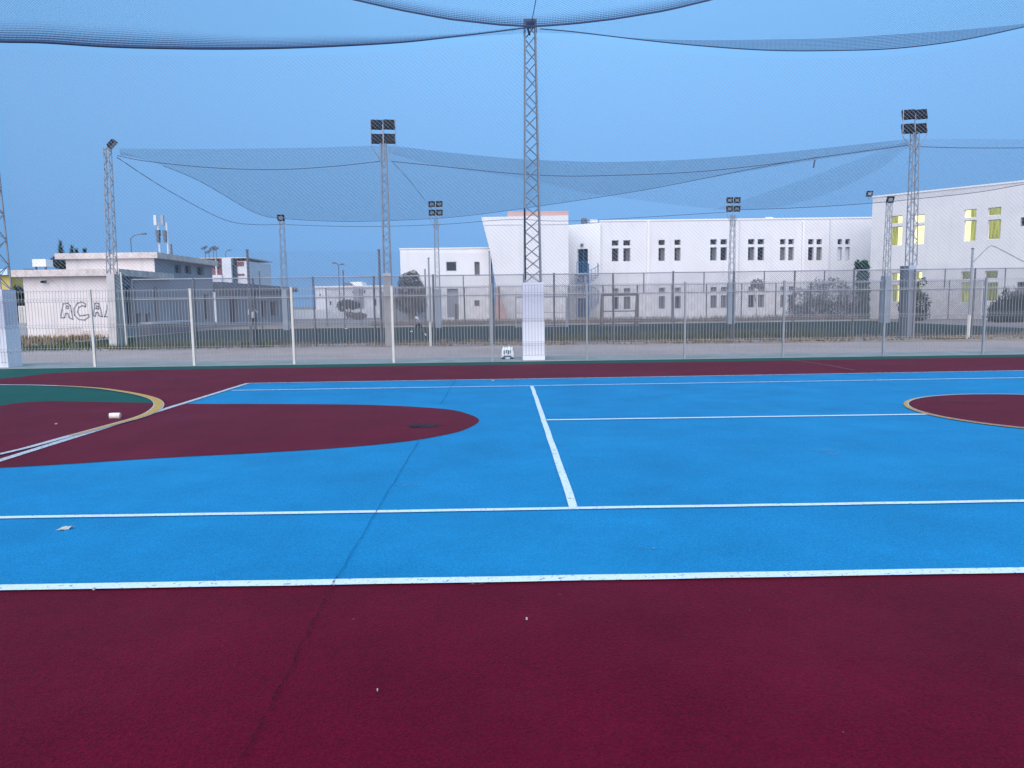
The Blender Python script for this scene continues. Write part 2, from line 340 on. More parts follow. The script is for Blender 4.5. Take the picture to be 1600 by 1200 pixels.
# joint across the slab
a = G(712, 594); b = G(527, 905); cr = []
for i in range(60):
    t = i / 59; cr.append((a.x + (b.x - a.x) * t + random.uniform(-.007, .007), a.y + (b.y - a.y) * t))
key_in = lambda p: (p[1] > YC - 1.75 and p[1] < YC + 1.75)
seg = [p for p in cr if p[1] > 11.25]; line_strip(seg, .009, .021, 'slab_joint', 'crack')
seg = [p for p in cr if p[1] < 8.42]; line_strip(seg, .007, .021, 'slab_joint', 'crack')
d = G(330, 1290); seg = [(b.x + (d.x - b.x) * i / 40 + random.uniform(-.006, .006), b.y + (d.y - b.y) * i / 40) for i in range(41)]
line_strip(seg, .011, .0205, 'slab_joint', 'crack_red')
def blot(px, py, rx, ry, name, mat, z=.014, seed=0):
    c = G(px, py); rnd = random.Random(seed); pts = []
    for i in range(26):
        a_ = 2 * math.pi * i / 26; k = 1 + rnd.uniform(-.28, .28); pts.append((c.x + rx * k * math.cos(a_), c.y + ry * k * math.sin(a_)))
    return sheet(pts, z, name, mat)
blot(663, 667, .20, .13, 'damp_stain', 'stain', .016, 1); blot(650, 667, .09, .12, 'damp_stain', 'stain', .020, 3)
blot(278, 652, .035, .05, 'damp_stain', 'stain', .014, 4)
# ------------------------------------------------------------------ outside ground
struct('kerb', MB().poly([(-34, FY - .12), (34, FY - .12), (34, FY + .9), (-34, FY + 1.9)], -.02, .012), 'kerb')
sheet([(-60, FY + .14), (60, FY + .14), (60, 26.3), (-60, 31.0)], -.008, 'road', 'road')
rnd = random.Random(2)
edge = [(x, 27.6 - .085 * max(-22, min(22, x)) + rnd.uniform(-.25, .3)) for x in [i * .8 for i in range(-75, 76)]]
sheet([(-60, 33)] + [(60, 33)] + edge[::-1], -.004, 'verge', 'soil')
sheet([(-20.5, 31), (26, 30.6), (26, 52.4), (-20.5, 52.4)], 0.0, 'pitch', 'turf')
struct('pitch_kerb', MB().box(-20.5, 26, 52.45, 52.7, -.02, .10), 'kerb')
sheet([(-60, 52.75), (60, 52.75), (60, 62), (-60, 60)], .0, 'far_verge', 'soil')
def tufts(name, n, x0, x1, y0, y1, h0, h1, mat, seed, dens=None):
    rnd = random.Random(seed); m = MB()
    for _ in range(n):
        x = rnd.uniform(x0, x1); y = rnd.uniform(y0, y1)
        if dens and rnd.random() > dens(x, y): continue
        for b_ in range(3):
            a_ = rnd.uniform(0, 6.28); h = rnd.uniform(h0, h1); wd = rnd.uniform(.02, .05); l = rnd.uniform(.02, .12)
            dx, dy = math.cos(a_), math.sin(a_)
            m.add([(x - dy * wd, y + dx * wd, -.01), (x + dy * wd, y - dx * wd, -.01), (x + dx * l, y + dy * l, h)], [(0, 1, 2)])
    return tag(m.build(name, mat), kind='stuff')
patch = lambda x, y: .35 + .65 * (math.sin(x * .9 + 1) * math.sin(x * .37) > -.1)
patch2 = lambda x, y: patch(x, y) * (y > 27.9 - .085 * x)
tufts('dry_grass', 5200, -26, 24, 27.2, 31.2, .03, .16, 'drygrass', 1, patch2)
tufts('dry_grass', 2600, 2, 14, 29.2, 31.6, .10, .42, 'greengrass', 2, patch)
tufts('dry_grass', 1600, -19, -9, 28.2, 31.5, .10, .30, 'greengrass', 6, patch)
tufts('dry_grass', 5200, -10, 26, 53, 58.5, .1, .55, 'drygrass', 3, patch)
tufts('dry_grass', 1800, -30, -21, 28, 41, .05, .3, 'drygrass', 4)
# ------------------------------------------------------------------ near wire fence
def near_fence():
    y = FY
    xs = [P(px, 520, y).x for px in (-10, 145, 301, 458, 614, 769, 917, 1070, 1224, 1381, 1537, 1692)]
    t = thing('wire_fence', 'galvanised welded wire panel fence running along the far edge of the court', 'fence', (0, y, .1))
    for i, x in enumerate(xs):
        hw_ = .030 if 1 <= i <= 4 else .023; m = MB().box(x - hw_, x + hw_, y - .03, y + .03, 0, 2.06); m.box(x - .034, x + .034, y - .034, y + .034, 2.06, 2.075)
        m.build('fence_post', 'post_pale' if 1 <= i <= 4 else 'galv_pale', t)
    zs = [.16, .42, .45, .50, .53, 1.05, 1.08, 1.13, 1.16, 1.72, 1.76, 1.84, 1.88, 2.03]
    off = lambda z: -.035 if any(abs(z - c) < .04 for c in (.475, 1.105, 1.80)) else 0
    for a_, b_ in zip(xs[:-1], xs[1:]):
        m = MB(); n = int(round((b_ - a_) / .083)); r = .0052
        prof = [(0, .14), (0, .42), (-.035, .475), (0, .53), (0, 1.05), (-.035, 1.105), (0, 1.16), (0, 1.74), (-.035, 1.80), (0, 1.86), (0, 2.07)]
        for k in range(1, n):
            x = a_ + (b_ - a_) * k / n
            vs = []; fs = []
            for dy, z in prof: vs += [(x - r, y + dy - r, z), (x + r, y + dy - r, z), (x, y + dy + r, z)]
            for j in range(len(prof) - 1):
                for q_ in range(3): fs.append((j * 3 + q_, j * 3 + (q_ + 1) % 3, j * 3 + 3 + (q_ + 1) % 3, j * 3 + 3 + q_))
            m.add(vs, fs)
        for z in (.16, .43, .475, .52, 1.06, 1.105, 1.15, 1.755, 1.80, 1.845, 2.04):
            dy = -.035 if z in (.475, 1.105, 1.80) else 0
            m.box(a_ + .03, b_ - .03, y + dy - .004, y + dy + .004, z - .004, z + .004)
        m.build('wire_panel', 'galv_pale', t)
near_fence()

# ------------------------------------------------------------------ masts
def lattice(m, base, z0, z1, w0, w1, step, r=.02, rz=0.0, sides=4):
    c, s = math.cos(rz), math.sin(rz)
    if sides == 4: cor = [(-1, -1), (1, -1), (1, 1), (-1, 1)]
    else: cor = [(math.cos(math.radians(a)) * 1.15, math.sin(math.radians(a)) * 1.15) for a in (-90, 30, 150)]
    def pt(k, z):
        ww = (w0 + (w1 - w0) * (z - z0) / (z1 - z0)) / 2; x, y = cor[k % sides][0] * ww, cor[k % sides][1] * ww
        return Vector((base[0] + x * c - y * s, base[1] + x * s + y * c, z))
    for k in range(sides): m.tube([pt(k, z0), pt(k, z1)], r, 5)
    z = z0; i = 0
    while z < z1 - .02:
        zn = min(z + step, z1)
        for k in range(sides):
            a_, b_ = (k, k + 1) if (i + k) % 2 == 0 else (k + 1, k)
            m.tube([pt(a_, z), pt(b_, zn)], r * .55, 4)
        z = zn; i += 1
ZP = P(835, 35, 20.42).z
def pylon(px_base, label, group):
    yb = 20.42
    c = P(px_base, 500, yb); x = c.x
    t = thing('net_pylon', label, 'pylon', (x, yb, 0), group)
    hw = .29
    MB().box(x - hw - .012, x + hw + .012, yb - hw - .012, yb + hw + .012, -.02, 1.06).build('plinth', 'pillar_low', t)
    MB().box(x - hw, x + hw, yb - hw, yb + hw, 1.06, 2.12).build('column', 'pillar_up', t)
    m = MB(); lattice(m, (x, yb), 2.12, ZP, .44, .27, .34, .027); m.build('lattice_mast', 'galv', t)
    m = MB(); m.box(x - .17, x + .17, yb - .17, yb + .17, ZP - .04, ZP + .03); m.box(x - .17, x - .13, yb - .16, yb + .16, ZP - .3, ZP - .04); m.box(x + .13, x + .17, yb - .16, yb + .16, ZP - .3, ZP - .04)
    m.build('head_plate', 'dark_metal', t)
    m = MB(); m.tube([(x - .06, yb - .15, ZP - .07), (x - .07, yb - .17, ZP - .2), (x - .02, yb - .17, ZP - .38)], .03, 6); m.tube([(x - .1, yb - .17, ZP - .2), (x + .08, yb - .17, ZP - .2)], .012, 5); m.build('pulley', 'black', t)
    m = MB(); m.tube([(x - .2, yb - .24, 2.2), (x - .21, yb - .24, 4.1)], .018, 5); m.build('cable', 'black', t)
    return x, yb
PX, PY = pylon(833, 'steel lattice net pylon on a white pillar, full height in view behind the wire fence', 'pylons holding the overhead net')
PXL, _ = pylon(1, 'net pylon cut off by the left edge, mostly its white pillar in view', 'pylons holding the overhead net')
PXR = PX + (PX - PXL)
# right one, just out of the frame, still carries the net
def pylon_at(x):
    yb = 20.42; t = thing('net_pylon', 'net pylon standing past the right edge of the court view', 'pylon', (x, yb, 0), 'pylons holding the overhead net'); hw = .29
    MB().box(x - hw - .012, x + hw + .012, yb - hw - .012, yb + hw + .012, -.02, 1.06).build('plinth', 'pillar_low', t)
    MB().box(x - hw, x + hw, yb - hw, yb + hw, 1.06, 2.12).build('column', 'pillar_up', t)
    m = MB(); lattice(m, (x, yb), 2.12, ZP, .44, .27, .34, .027); m.build('lattice_mast', 'galv', t)
pylon_at(PXR)

# ------------------------------------------------------------------ nets
def loft(rows, name, mat, label, cat, du=None):
    """rows: list of polylines (same count) -> sheet with metre UVs"""
    m = MB(); n = len(rows[0]); uv = []
    vlen = [0.0]
    for a_, b_ in zip(rows[:-1], rows[1:]): vlen.append(vlen[-1] + (Vector(b_[n // 2]) - Vector(a_[n // 2])).length)
    for j, r in enumerate(rows):
        u = 0
        for i, p in enumerate(r):
            if i: u += (Vector(rows[0][i]) - Vector(rows[0][i - 1])).length
            m.v.append(tuple(p)); uv.append((u, vlen[j]))
    for j in range(len(rows) - 1):
        for i in range(n - 1): m.f.append((j * n + i, j * n + i + 1, (j + 1) * n + i + 1, (j + 1) * n + i))
    m.uv = uv
    o = m.build(name, mat, smooth=True)
    return tag(o, label, cat)
def resample(pts, n):
    pts = [Vector(p) for p in pts]; L = [0]
    for a_, b_ in zip(pts[:-1], pts[1:]): L.append(L[-1] + (b_ - a_).length)
    o = []; j = 0
    for i in range(n):
        s = L[-1] * i / (n - 1)
        while j < len(L) - 2 and L[j + 1] < s: j += 1
        t = (s - L[j]) / max(1e-9, L[j + 1] - L[j]); o.append(pts[j].lerp(pts[j + 1], min(1, max(0, t))))
    return o
# overhead net of this court: heights measured on its far rope, then one droop over the court
def edgeL(k): return catmull([P(px, py, PY - .25) for px, py in ((-30, 62), (0, 65), (70, 66.5), (200, 74), (400, 76), (600, 68), (720, 56), (826, 43))], k)
def edgeR(k): return catmull([P(px, py, PY - .25) for px, py in ((844, 45), (900, 50), (1000, 62), (1100, 72), (1200, 78.5), (1300, 79), (1400, 75.5), (1500, 63), (1600, 42), (1662, 26))], k)
EL = resample(edgeL(8), 60); ER = resample(edgeR(8), 60)
far = EL + ER[1:]
BEL = [P(px, py, 12.0) for px, py in ((-60, -260), (150, -130), (350, -48), (550, 0), (620, 16), (700, 31), (780, 40), (835, 43), (900, 38), (960, 31), (1040, 18), (1115, 0), (1300, -60), (1500, -150), (1750, -290))]
def zbelly(x, y):
    if x <= BEL[0].x: return BEL[0].z
    for p, q in zip(BEL[:-1], BEL[1:]):
        if x <= q.x: return p.z + (q.z - p.z) * (x - p.x) / (q.x - p.x)
    return BEL[-1].z
rows = [far]
NR = 26
for j in range(1, NR + 1):
    t = j / NR; y = (PY - .25) * (1 - t) + 2.0 * t
    r = []
    for p in far:
        zb = zbelly(p.x, y)
        # height along y: far rope -> belly at y=12 -> rises again near
        if y > 12: k = (PY - .25 - y) / (PY - .25 - 12); z = p.z + (zb - p.z) * (k ** .9 if k > 0 else 0)
        else: k = (12 - y) / 10; z = zb + (8.6 - zb) * k * k * (3 - 2 * k)
        r.append(Vector((p.x, y, z)))
    rows.append(r)
loft(rows, 'overhead_net', 'net_over', 'dark sagging ball net slung over the whole court, crossing the top of the view', 'net')
# doubled flap hanging on the right span
topR = [P(px, py, PY - .3) for px, py in ((905, 50.5), (1000, 60), (1100, 63), (1200, 62), (1300, 60), (1400, 54), (1500, 47), (1600, 37), (1662, 24))]
botR = [P(px, py, PY - .32) for px, py in ((905, 51), (1000, 62.5), (1100, 72.5), (1200, 79.5), (1300, 80), (1400, 76), (1500, 63.5), (1600, 42.5), (1662, 26.5))]
loft([resample(catmull(topR, 6), 50), resample(catmull(botR, 6), 50)], 'net_flap', 'net_flap', 'dense double fold of netting along the rope right of the middle pylon', 'net flap')
botL = [P(px, py, PY - .32) for px, py in ((-30, 62), (0, 65), (70, 66.5), (200, 74), (400, 76), (600, 68), (720, 56), (826, 43))]
hL = [.62, .62, .60, .50, .38, .34, .22, .06]
bL = resample(catmull(botL, 6), 60); hh_ = [hL[min(7, int(i / 60 * 7.99))] + (hL[min(7, int(i / 60 * 7.99) + 1)] - hL[min(7, int(i / 60 * 7.99))]) * ((i / 60 * 7.99) % 1) for i in range(60)]
loft([[p + Vector((0, 0, h * (1 - k / 6))) for p, h in zip(bL, hh_)] for k in range(7)], 'net_flap', 'net_fold', 'bunched fold of netting along the rope at the upper left', 'net flap')
tag(MB().tube(EL, .030, 6, .016).build('net_rope', 'rope'), 'thick dark bundled rope edge sagging from the left edge to the middle pylon top', 'rope', 'edge ropes of the overhead net')
tag(MB().tube(ER, .014, 6).build('net_rope', 'rope'), 'dark edge rope under the dense fold, from the middle pylon top to the right', 'rope', 'edge ropes of the overhead net')
sag = [Vector((x, 12.0, zbelly(x, 12) + .01)) for x in [i * .25 - 13.5 for i in range(113)]]
loft([[p + Vector((0, .0, .22 * (1 - k / 4))) for p in sag] for k in range(5)], 'net_flap', 'net_fold_near', 'narrow bunched net fold along the drooping smile at the top centre', 'net flap')
tag(MB().tube(sag, .012, 5).build('net_seam', 'rope'), 'seam cord of the overhead net forming the drooping smile at the top centre', 'cord')
tag(MB().tube([(PX + .05, PY - .1, ZP + .02), P(843, -30, 16)], .010, 5).build('stay_cable', 'rope'), 'thin cable rising from the middle pylon head out of the top of view', 'cable')
# upright net on the fence line
m = MB(); x0, x1 = PXL, PXR
L = [Vector((p.x, PY + .3, p.z - .02)) for p in far]
m_rows = [L, [Vector((p.x, PY + .3, 2.0)) for p in far]]
loft(m_rows, 'ball_stop_net', 'net_vert', 'fine upright ball-stop net standing above the wire fence from pylon to pylon', 'net')
# far pitch net roof
def C(pts, depths, k=6):
    if not isinstance(depths, list): depths = [depths] * len(pts)
    return catmull([P(x, y, d_) for (x, y), d_ in zip(pts, depths)], k)
TY = 28.75
def roof(top, bot, label, bulge=.5, mat='net_far', n=70, rows_=10):
    a_ = resample(top, n); b_ = resample(bot, n); R = []
    for j in range(rows_ + 1):
        t = j / rows_; R.append([p.lerp(q_, t) - Vector((0, 0, bulge * math.sin(math.pi * t) * .4)) for p, q_ in zip(a_, b_)])
    return loft(R, 'pitch_net', mat, label, 'net')
ttop = C([(186, 232), (300, 233), (400, 232), (500, 230.5), (600, 228), (700, 238), (800, 247.5), (880, 251.5), (960, 253), (1080, 249), (1200, 240), (1300, 230), (1420, 217)], TY)
belly = C([(188, 236), (230, 250), (312, 283), (400, 333), (450, 342), (530, 346), (600, 345), (700, 340), (800, 328), (1000, 298), (1200, 259), (1420, 222)],
          [TY, 31, 36, 41, 43, 44, 44, 43, 41, 37, 32, TY])
roof(ttop, belly, 'big sagging net roof over the far pitch, hung from the left corner mast')
ttop2 = C([(606, 226), (700, 238), (800, 247.5), (880, 251.5), (960, 253), (1080, 249), (1200, 240), (1300, 230), (1420, 217)], TY + .2)
belly2 = C([(608, 235), (700, 262), (820, 279), (900, 298), (1000, 313), (1130, 327), (1220, 323), (1300, 300), (1380, 260), (1420, 226)],
           [TY + .3, 32, 36, 39, 41, 42, 41, 38, 32, TY + .3])
roof(ttop2, belly2, 'second sagging net layer hanging between the two four-lamp masts of the far pitch', mat='net_far2')
ttop3 = C([(1424, 218), (1500, 217), (1600, 218), (1750, 222)], TY)
belly3 = C([(1110, 329), (1240, 325), (1355, 318), (1450, 309), (1530, 300), (1600, 288), (1750, 262)], [47, 46, 45, 44, 43, 42, 40])
roof(ttop3, belly3, 'net layer reaching from the right four-lamp mast past the right edge of view', .2, 'net_far2')
def rope(pts, depth, r, label, grp='support ropes of the far pitch nets', k=6):
    return tag(MB().tube(C(pts, depth, k), r, 5).build('support_rope', 'rope'), label, 'rope', grp)
rope([(183, 243), (230, 252), (330, 262), (430, 265), (520, 260), (594, 252)], TY - .1, .014, 'slack rope from the left corner mast to the second mast')
rope([(611, 252), (700, 261), (800, 271), (880, 275), (960, 274), (1080, 269), (1200, 257), (1300, 243), (1418, 227)], TY - .1, .014, 'long slack rope between the two four-lamp masts')
rope([(1434, 229), (1500, 231), (1600, 231), (1700, 229)], TY - .1, .014, 'short rope running off right from the right four-lamp mast')
rope([(183, 246), (262, 297), (350, 343), (400, 351), (447, 350)], [TY, 35, 41, 45, 49.4], .014, 'rope dipping from the left corner mast back to the single-lamp mast')
MBr = belly
tag(MB().tube(belly[8:-4], .012, 5).build('net_seam', 'rope'), 'dark lower seam of the big net roof, a long drooping curve above the far buildings', 'cord')
tag(MB().tube(belly3[2:], .018, 5).build('net_seam', 'rope'), 'dark lower seam crossing in front of the upper corner of the right building', 'cord')
rope([(447, 351), (560, 354), (683, 351), (800, 343), (900, 345), (1142, 331)], 49.4, .016, 'thin rope linking the three far light masts')
rope([(614, 254), (640, 282), (668, 318), (681, 334)], [TY, 35, 43, 49.3], .010, 'thin guy line slanting from the second mast to the small four-lamp mast')
rope([(1271, 262), (1273, 250)], TY, .03, 'short cord end hanging from the long rope left of the right mast')

# ------------------------------------------------------------------ light masts
def floods(t, x, y, zc, cols, rws, dx, dz, sz, facing, tilt=35, swing=0):
    """facing -1: glass towards the camera, +1: away"""
    for r in range(rws):
        for c in range(cols):
            cx = x + (c - (cols - 1) / 2) * dx; cz = zc + (r - (rws - 1) / 2) * dz
            rot = Matrix.Rotation(math.radians(swing), 3, 'Z') @ Matrix.Rotation(math.radians(tilt) * (1 if facing < 0 else -1), 3, 'X')
            def bx(m, a0, a1, b0, b1, c0, c1):
                vs = [rot @ Vector(v) + Vector((cx, y, cz)) for v in ((a0, b0, c0), (a1, b0, c0), (a1, b1, c0), (a0, b1, c0), (a0, b0, c1), (a1, b0, c1), (a1, b1, c1), (a0, b1, c1))]
                m.add(vs, [(0, 3, 2, 1), (4, 5, 6, 7), (0, 1, 5, 4), (1, 2, 6, 5), (2, 3, 7, 6), (3, 0, 4, 7)])
            m = MB(); h = sz / 2; bx(m, -h * 1.1, h * 1.1, -.045, .045, -h, h)
            for q_ in range(7):           # cooling fins on the back
                xx = -h + 2 * h * (q_ + .5) / 7; bx(m, xx - .01, xx + .01, .045 * -facing if facing > 0 else .045, .09 if facing < 0 else -.09, -h * .85, h * .85) if facing < 0 else bx(m, xx - .01, xx + .01, -.09, -.045, -h * .85, h * .85)
            o = m.build('floodlight', 'black', t)
            g = MB()
            if facing < 0: bx(g, -h * .62, h * .62, -.05, -.046, -h * .45, h * .55)
            else: bx(g, -h * .9, h * .9, .046, .05, -h * .85, h * .85)
            g.build('lamp_glass', 'lampglass', o)
def mast(px, py_base, Y, yp, pw, yt, lw, label, nf, facing, swing=0, sides=4, side_view=False, pillar='concrete', prot=0, side_box=None, tilt_y=0, group='light masts round the far pitch'):
    b = P(px, py_base, Y); x = b.x; z_pillar = P(px, yp, Y).z; z_top = P(px, yt, Y).z
    t = thing('light_mast', label, 'light mast', (x, Y, 0), group)
    if z_pillar > 0:
        aa = math.radians(prot); hh = pw / 2 * (1 / (abs(math.cos(aa)) + abs(math.sin(aa))))
        MB().poly([(x + u_ * math.cos(aa) - v_ * math.sin(aa), Y + u_ * math.sin(aa) + v_ * math.cos(aa)) for u_, v_ in ((-hh, -hh), (hh, -hh), (hh, hh), (-hh, hh))], -.02, z_pillar).build('pillar', pillar, t)
    if side_box: MB().box(x + side_box[0] - side_box[1] / 2, x + side_box[0] + side_box[1] / 2, Y - .1, Y + .14, -.02, z_pillar - .01).build('dark_side_box', 'dark_side', t)  # added dark box that gives the pillar its dark side
    m = MB(); lattice(m, (x, Y), max(z_pillar, 0), z_top, lw * 1.1, lw * .8, lw * 1.15, .021, 0, sides); m.build('lattice_mast', 'galv', t)
    if nf == 4:
        zc = z_top + (.38 if Y < 40 else .62); m = MB(); w_ = .46 if Y < 40 else .44
        yy = Y
        for sx in (-1, 1):
            m.tube([(x + sx * w_, yy, zc + .50), (x + sx * w_, yy, zc - .48)], .018, 5); m.tube([(x + sx * w_, yy, zc - .48), (x + sx * .12, yy, z_top - .62)], .016, 5)
        for z in (zc - .36, zc + .16): m.tube([(x - w_, yy, z), (x + w_, yy, z)], .018, 5)
        m.tube([(x, yy, z_top - .7), (x, yy, zc + .3)], .03, 6)
        m.build('lamp_frame', 'galv', t)
        floods(t, x, Y + (.06 * facing), zc + .06, 2, 2, .47 if Y < 40 else .50, .52 if Y < 40 else .56, .40 if Y < 40 else .38, facing, 28, swing)
    elif nf == 1:
        m = MB(); m.tube([(x, Y, z_top), (x, Y, z_top + .1)], .03, 6); m.build('lamp_bracket', 'galv', t)
        if side_view:
            rot = 75; floods(t, x + .20, Y, z_top + .12, 1, 1, 0, 0, .36, 1, 40, -78)
        else: floods(t, x, Y - .1, z_top + .18, 1, 1, 0, 0, .42, facing, 22, swing)
    t.rotation_euler.y = math.radians(tilt_y)
    return x
mast(180, 545, 28.9, 428, .30, 230, .25, 'left corner lattice light mast with one lamp seen edge-on, on a concrete pillar', 1, 1, side_view=True, side_box=(.27, .24), tilt_y=1.8)
mast(609, 540, 28.75, 427, .30, 224, .24, 'tall lattice mast with four black lamps, left of the middle pylon', 4, 1, 12)
mast(1420, 528, 28.75, 415, .28, 208, .27, 'tall lattice mast with four black lamps, in front of the right white building', 4, 1, -14, pillar='pillar_shadow', side_box=(-.24, .22), tilt_y=-.9)
mast(447, 500, 49.8, 452, .34, 345, .33, 'far two-legged mast with a single lamp, left of the tall four-lamp masts', 1, -1, pillar='pillar_grey')
mast(685, 500, 49.8, 452, .38, 342, .28, 'small far mast with four lamps facing the camera, in front of the low white block', 4, -1, 8, pillar='pillar_grey')
mast(1142, 500, 49.8, 441, .46, 336, .31, 'small far mast with four lamps facing the camera, in front of the long white building', 4, -1, -10, pillar='pillar_grey')
mast(1382, 500, 47.5, 431, .46, 317, .31, 'far grey mast with a single lamp at the left end of the right building', 1, -1, pillar='pillar_grey')

# ------------------------------------------------------------------ chain link fences of the far pitch
def chain_fence(Y, xa, xb, xs, zt, label, zmid, shorts, pr):
    t = thing('chain_link_fence', label, 'fence', ((xa + xb) / 2, Y, 0))
    for x in xs:
        lean = random.uniform(-.03, .03)
        MB().tube([(x, Y, -.02), (x + lean, Y, zt + random.uniform(0, .06))], pr, 6).build('fence_post', 'fence_dark', t)
    m = MB(); m.tube([(xa, Y, zt), (xb, Y, zt)], pr * .62, 5)
    if zmid: m.tube([(xa, Y, zmid), (xb, Y, zmid)], pr * .62, 5)
    m.build('top_rail', 'rail_grey', t)
    for x in shorts: MB().tube([(x, Y - .02, zmid or 1), (x, Y - .02, zt)], pr * .6, 5).build('strut', 'fence_dark', t)
    m = MB(); m.v = [(xa, Y + .04, 0.02), (xb, Y + .04, .02), (xb, Y + .04, zt), (xa, Y + .04, zt)]; m.f = [(0, 1, 2, 3)]; m.uv = [(0, 0), (xb - xa, 0), (xb - xa, zt), (0, zt)]
    m.build('wire_mesh', 'chain', t)
NY = 28.45
x_at = lambda px, Y: P(px, 480, Y).x
nx = [x_at(210 + 93.6 * k, NY) for k in range(0, 17)]
chain_fence(NY, nx[0], nx[-1], nx, 2.66, 'tall grey chain-link fence along the near side of the far pitch', 1.9, [(a_ + b_) / 2 for a_, b_ in zip(nx[4:-1], nx[5:])], .036)
FX = [x_at(510 + 54.0 * k, 53.0) for k in range(0, 24)]
chain_fence(53.0, FX[0], FX[-1], FX, P(900, 446.5, 53.0).z, 'chain-link fence on the far side of the pitch, in front of the white buildings', None, [], .05)
def pole(px, py_t, Y, r, label, mat='fence_dark', white=None, lean=0):
    top = P(px, py_t, Y); t = thing('net_pole', label, 'pole', (top.x, Y, 0), 'tall poles of the ball-stop nets')
    MB().tube([(top.x + lean, Y, 0.9 if white else -.02), (top.x, Y, top.z)], r, 7, r * .9).build('shaft', mat, t)
    if white: MB().tube([(top.x + lean * 1.02, Y, -.02), (top.x + lean, Y, .9)], r * 1.35, 7).build('sleeve', 'post_pale', t)
    MB().tube([(top.x, Y, top.z), (top.x, Y, top.z + .03)], r * 1.2, 7).build('cap', 'dark_metal', t)
pole(386, 391, 28.1, .05, 'dark pole left of the single-lamp mast, beside the red and white house')
pole(592, 391, 28.1, .05, 'dark pole close on the left of the left four-lamp mast')
pole(669.5, 404, 27.9, .036, 'pale pole with a white foot, in front of the dark olive tree', 'galv_pale', True)
pole(664, 421, 50.2, .05, 'thin far pole just left of the white-footed pole')
pole(764.5, 394, 28.1, .03, 'slender pale pole at the joint of the low white block and the slanted tower', 'galv_pale')
pole(405, 424, 50.2, .05, 'thin dark far pole standing over the shed roof at left')
pole(536, 423, 50.2, .05, 'thin dark far pole in front of the distant pale building')
pole(1520, 389, 27.9, .045, 'pale round-topped pole with a white foot, in front of the right building', 'galv_pale', True)
tag(MB().tube(C([(1521, 409), (1533, 397), (1545, 385.5), (1553, 385), (1575, 396), (1600, 409), (1640, 428)], 28.2), .022, 5).build('sagging_cable', 'rail_grey'), 'grey cable peaked like a gable in front of the right building', 'cable')
a_, b_ = P(386, 393, 28.1), P(592, 393, 28.1)
loft([[a_.lerp(b_, i / 10) for i in range(11)], [Vector((p.x, p.y, 2.66)) for p in [a_.lerp(b_, i / 10) for i in range(11)]]], 'ball_stop_net', 'net_ball', 'thin ball net stretched between the two dark poles at left', 'net')
a_, b_ = P(592, 393, 28.1), P(764, 396, 28.1)
loft([[a_.lerp(b_, i / 10) for i in range(11)], [Vector((p.x, p.y, 2.66)) for p in [a_.lerp(b_, i / 10) for i in range(11)]]], 'ball_stop_net', 'net_ball', 'thin ball net stretched in front of the low white block', 'net')
# corner post and goals
m = MB(); xg = P(189, 432, 28.6); m.tube([(xg.x + .03, 28.6, -.02), (xg.x, 28.6, 2.95)], .03, 7); tag(m.build('corner_post', 'post_pale'), 'white round post hugging the left corner mast pillar', 'post')
def goal(px0, px1, Y, z, label, mat, r=.05, back=.9):
    x0, x1 = x_at(px0, Y), x_at(px1, Y); t = thing('goal', label, 'goal', ((x0 + x1) / 2, Y, 0), 'small goals on the far pitch')
    for x in (x0, x1): MB().tube([(x, Y, -.02), (x, Y, z)], r, 7).build('goal_post', mat, t)
    MB().tube([(x0, Y, z), (x1, Y, z)], r, 7).build('crossbar', mat, t)
    m = MB()
    for x in (x0, x1): m.tube([(x, Y, z), (x, Y + back * .4, z), (x, Y + back, 0)], r * .6, 6)
    m.tube([(x0, Y + back, .02), (x1, Y + back, .02)], r * .6, 6); m.tube([(x0, Y + .1, z * .48), (x1, Y + .1, z * .48)], r * .5, 6); m.build('back_frame', mat, t)
goal(941, 996, 47.6, 2.05, 'small olive-grey goal frame in front of the first windows of the long white building', 'bark', .085)
goal(806, 886, 48.2, 1.98, 'grey goal frame in front of the slanted tower, beside the white pillar', 'rail_grey', .055)

# ------------------------------------------------------------------ buildings
def wall(m, a, b, z0, z1, holes, depth=.28):
    """wall from a to b (xy), holes (u0,u1,z0,z1) in metres from a; reveals go inwards. returns frame helper"""
    a = Vector((a[0], a[1], 0)); b = Vector((b[0], b[1], 0)); Lg = (b - a).length; t = (b - a) / Lg; n = Vector((-t.y, t.x, 0))
    us = sorted(set([0, Lg] + [h for q_ in holes for h in q_[:2]])); zs = sorted(set([z0, z1] + [h for q_ in holes for h in q_[2:4]]))
    pt = lambda u, z, d_=0: tuple(a + t * u + n * d_ + Vector((0, 0, z)))
    for i in range(len(us) - 1):
        for j in range(len(zs) - 1):
            uc, zc = (us[i] + us[i + 1]) / 2, (zs[j] + zs[j + 1]) / 2
            if any(q_[0] < uc < q_[1] and q_[2] < zc < q_[3] for q_ in holes): continue
            m.add([pt(us[i], zs[j]), pt(us[i + 1], zs[j]), pt(us[i + 1], zs[j + 1]), pt(us[i], zs[j + 1])], [(0, 1, 2, 3)])
    for u_0, u_1, w0, w1 in [q_[:4] for q_ in holes]:
        for (c, d_) in (((u_0, w0), (u_1, w0)), ((u_1, w0), (u_1, w1)), ((u_1, w1), (u_0, w1)), ((u_0, w1), (u_0, w0))):
            m.add([pt(*c), pt(*d_), pt(*d_, depth), pt(*c, depth)], [(0, 1, 2, 3)])
    return pt, n
def uz(px, py, a, b):
    w_ = Wp(px, py, a, b); t = (Vector((b[0] - a[0], b[1] - a[1], 0))).normalized()
    return (w_ - Vector((a[0], a[1], 0))).dot(t), w_.z
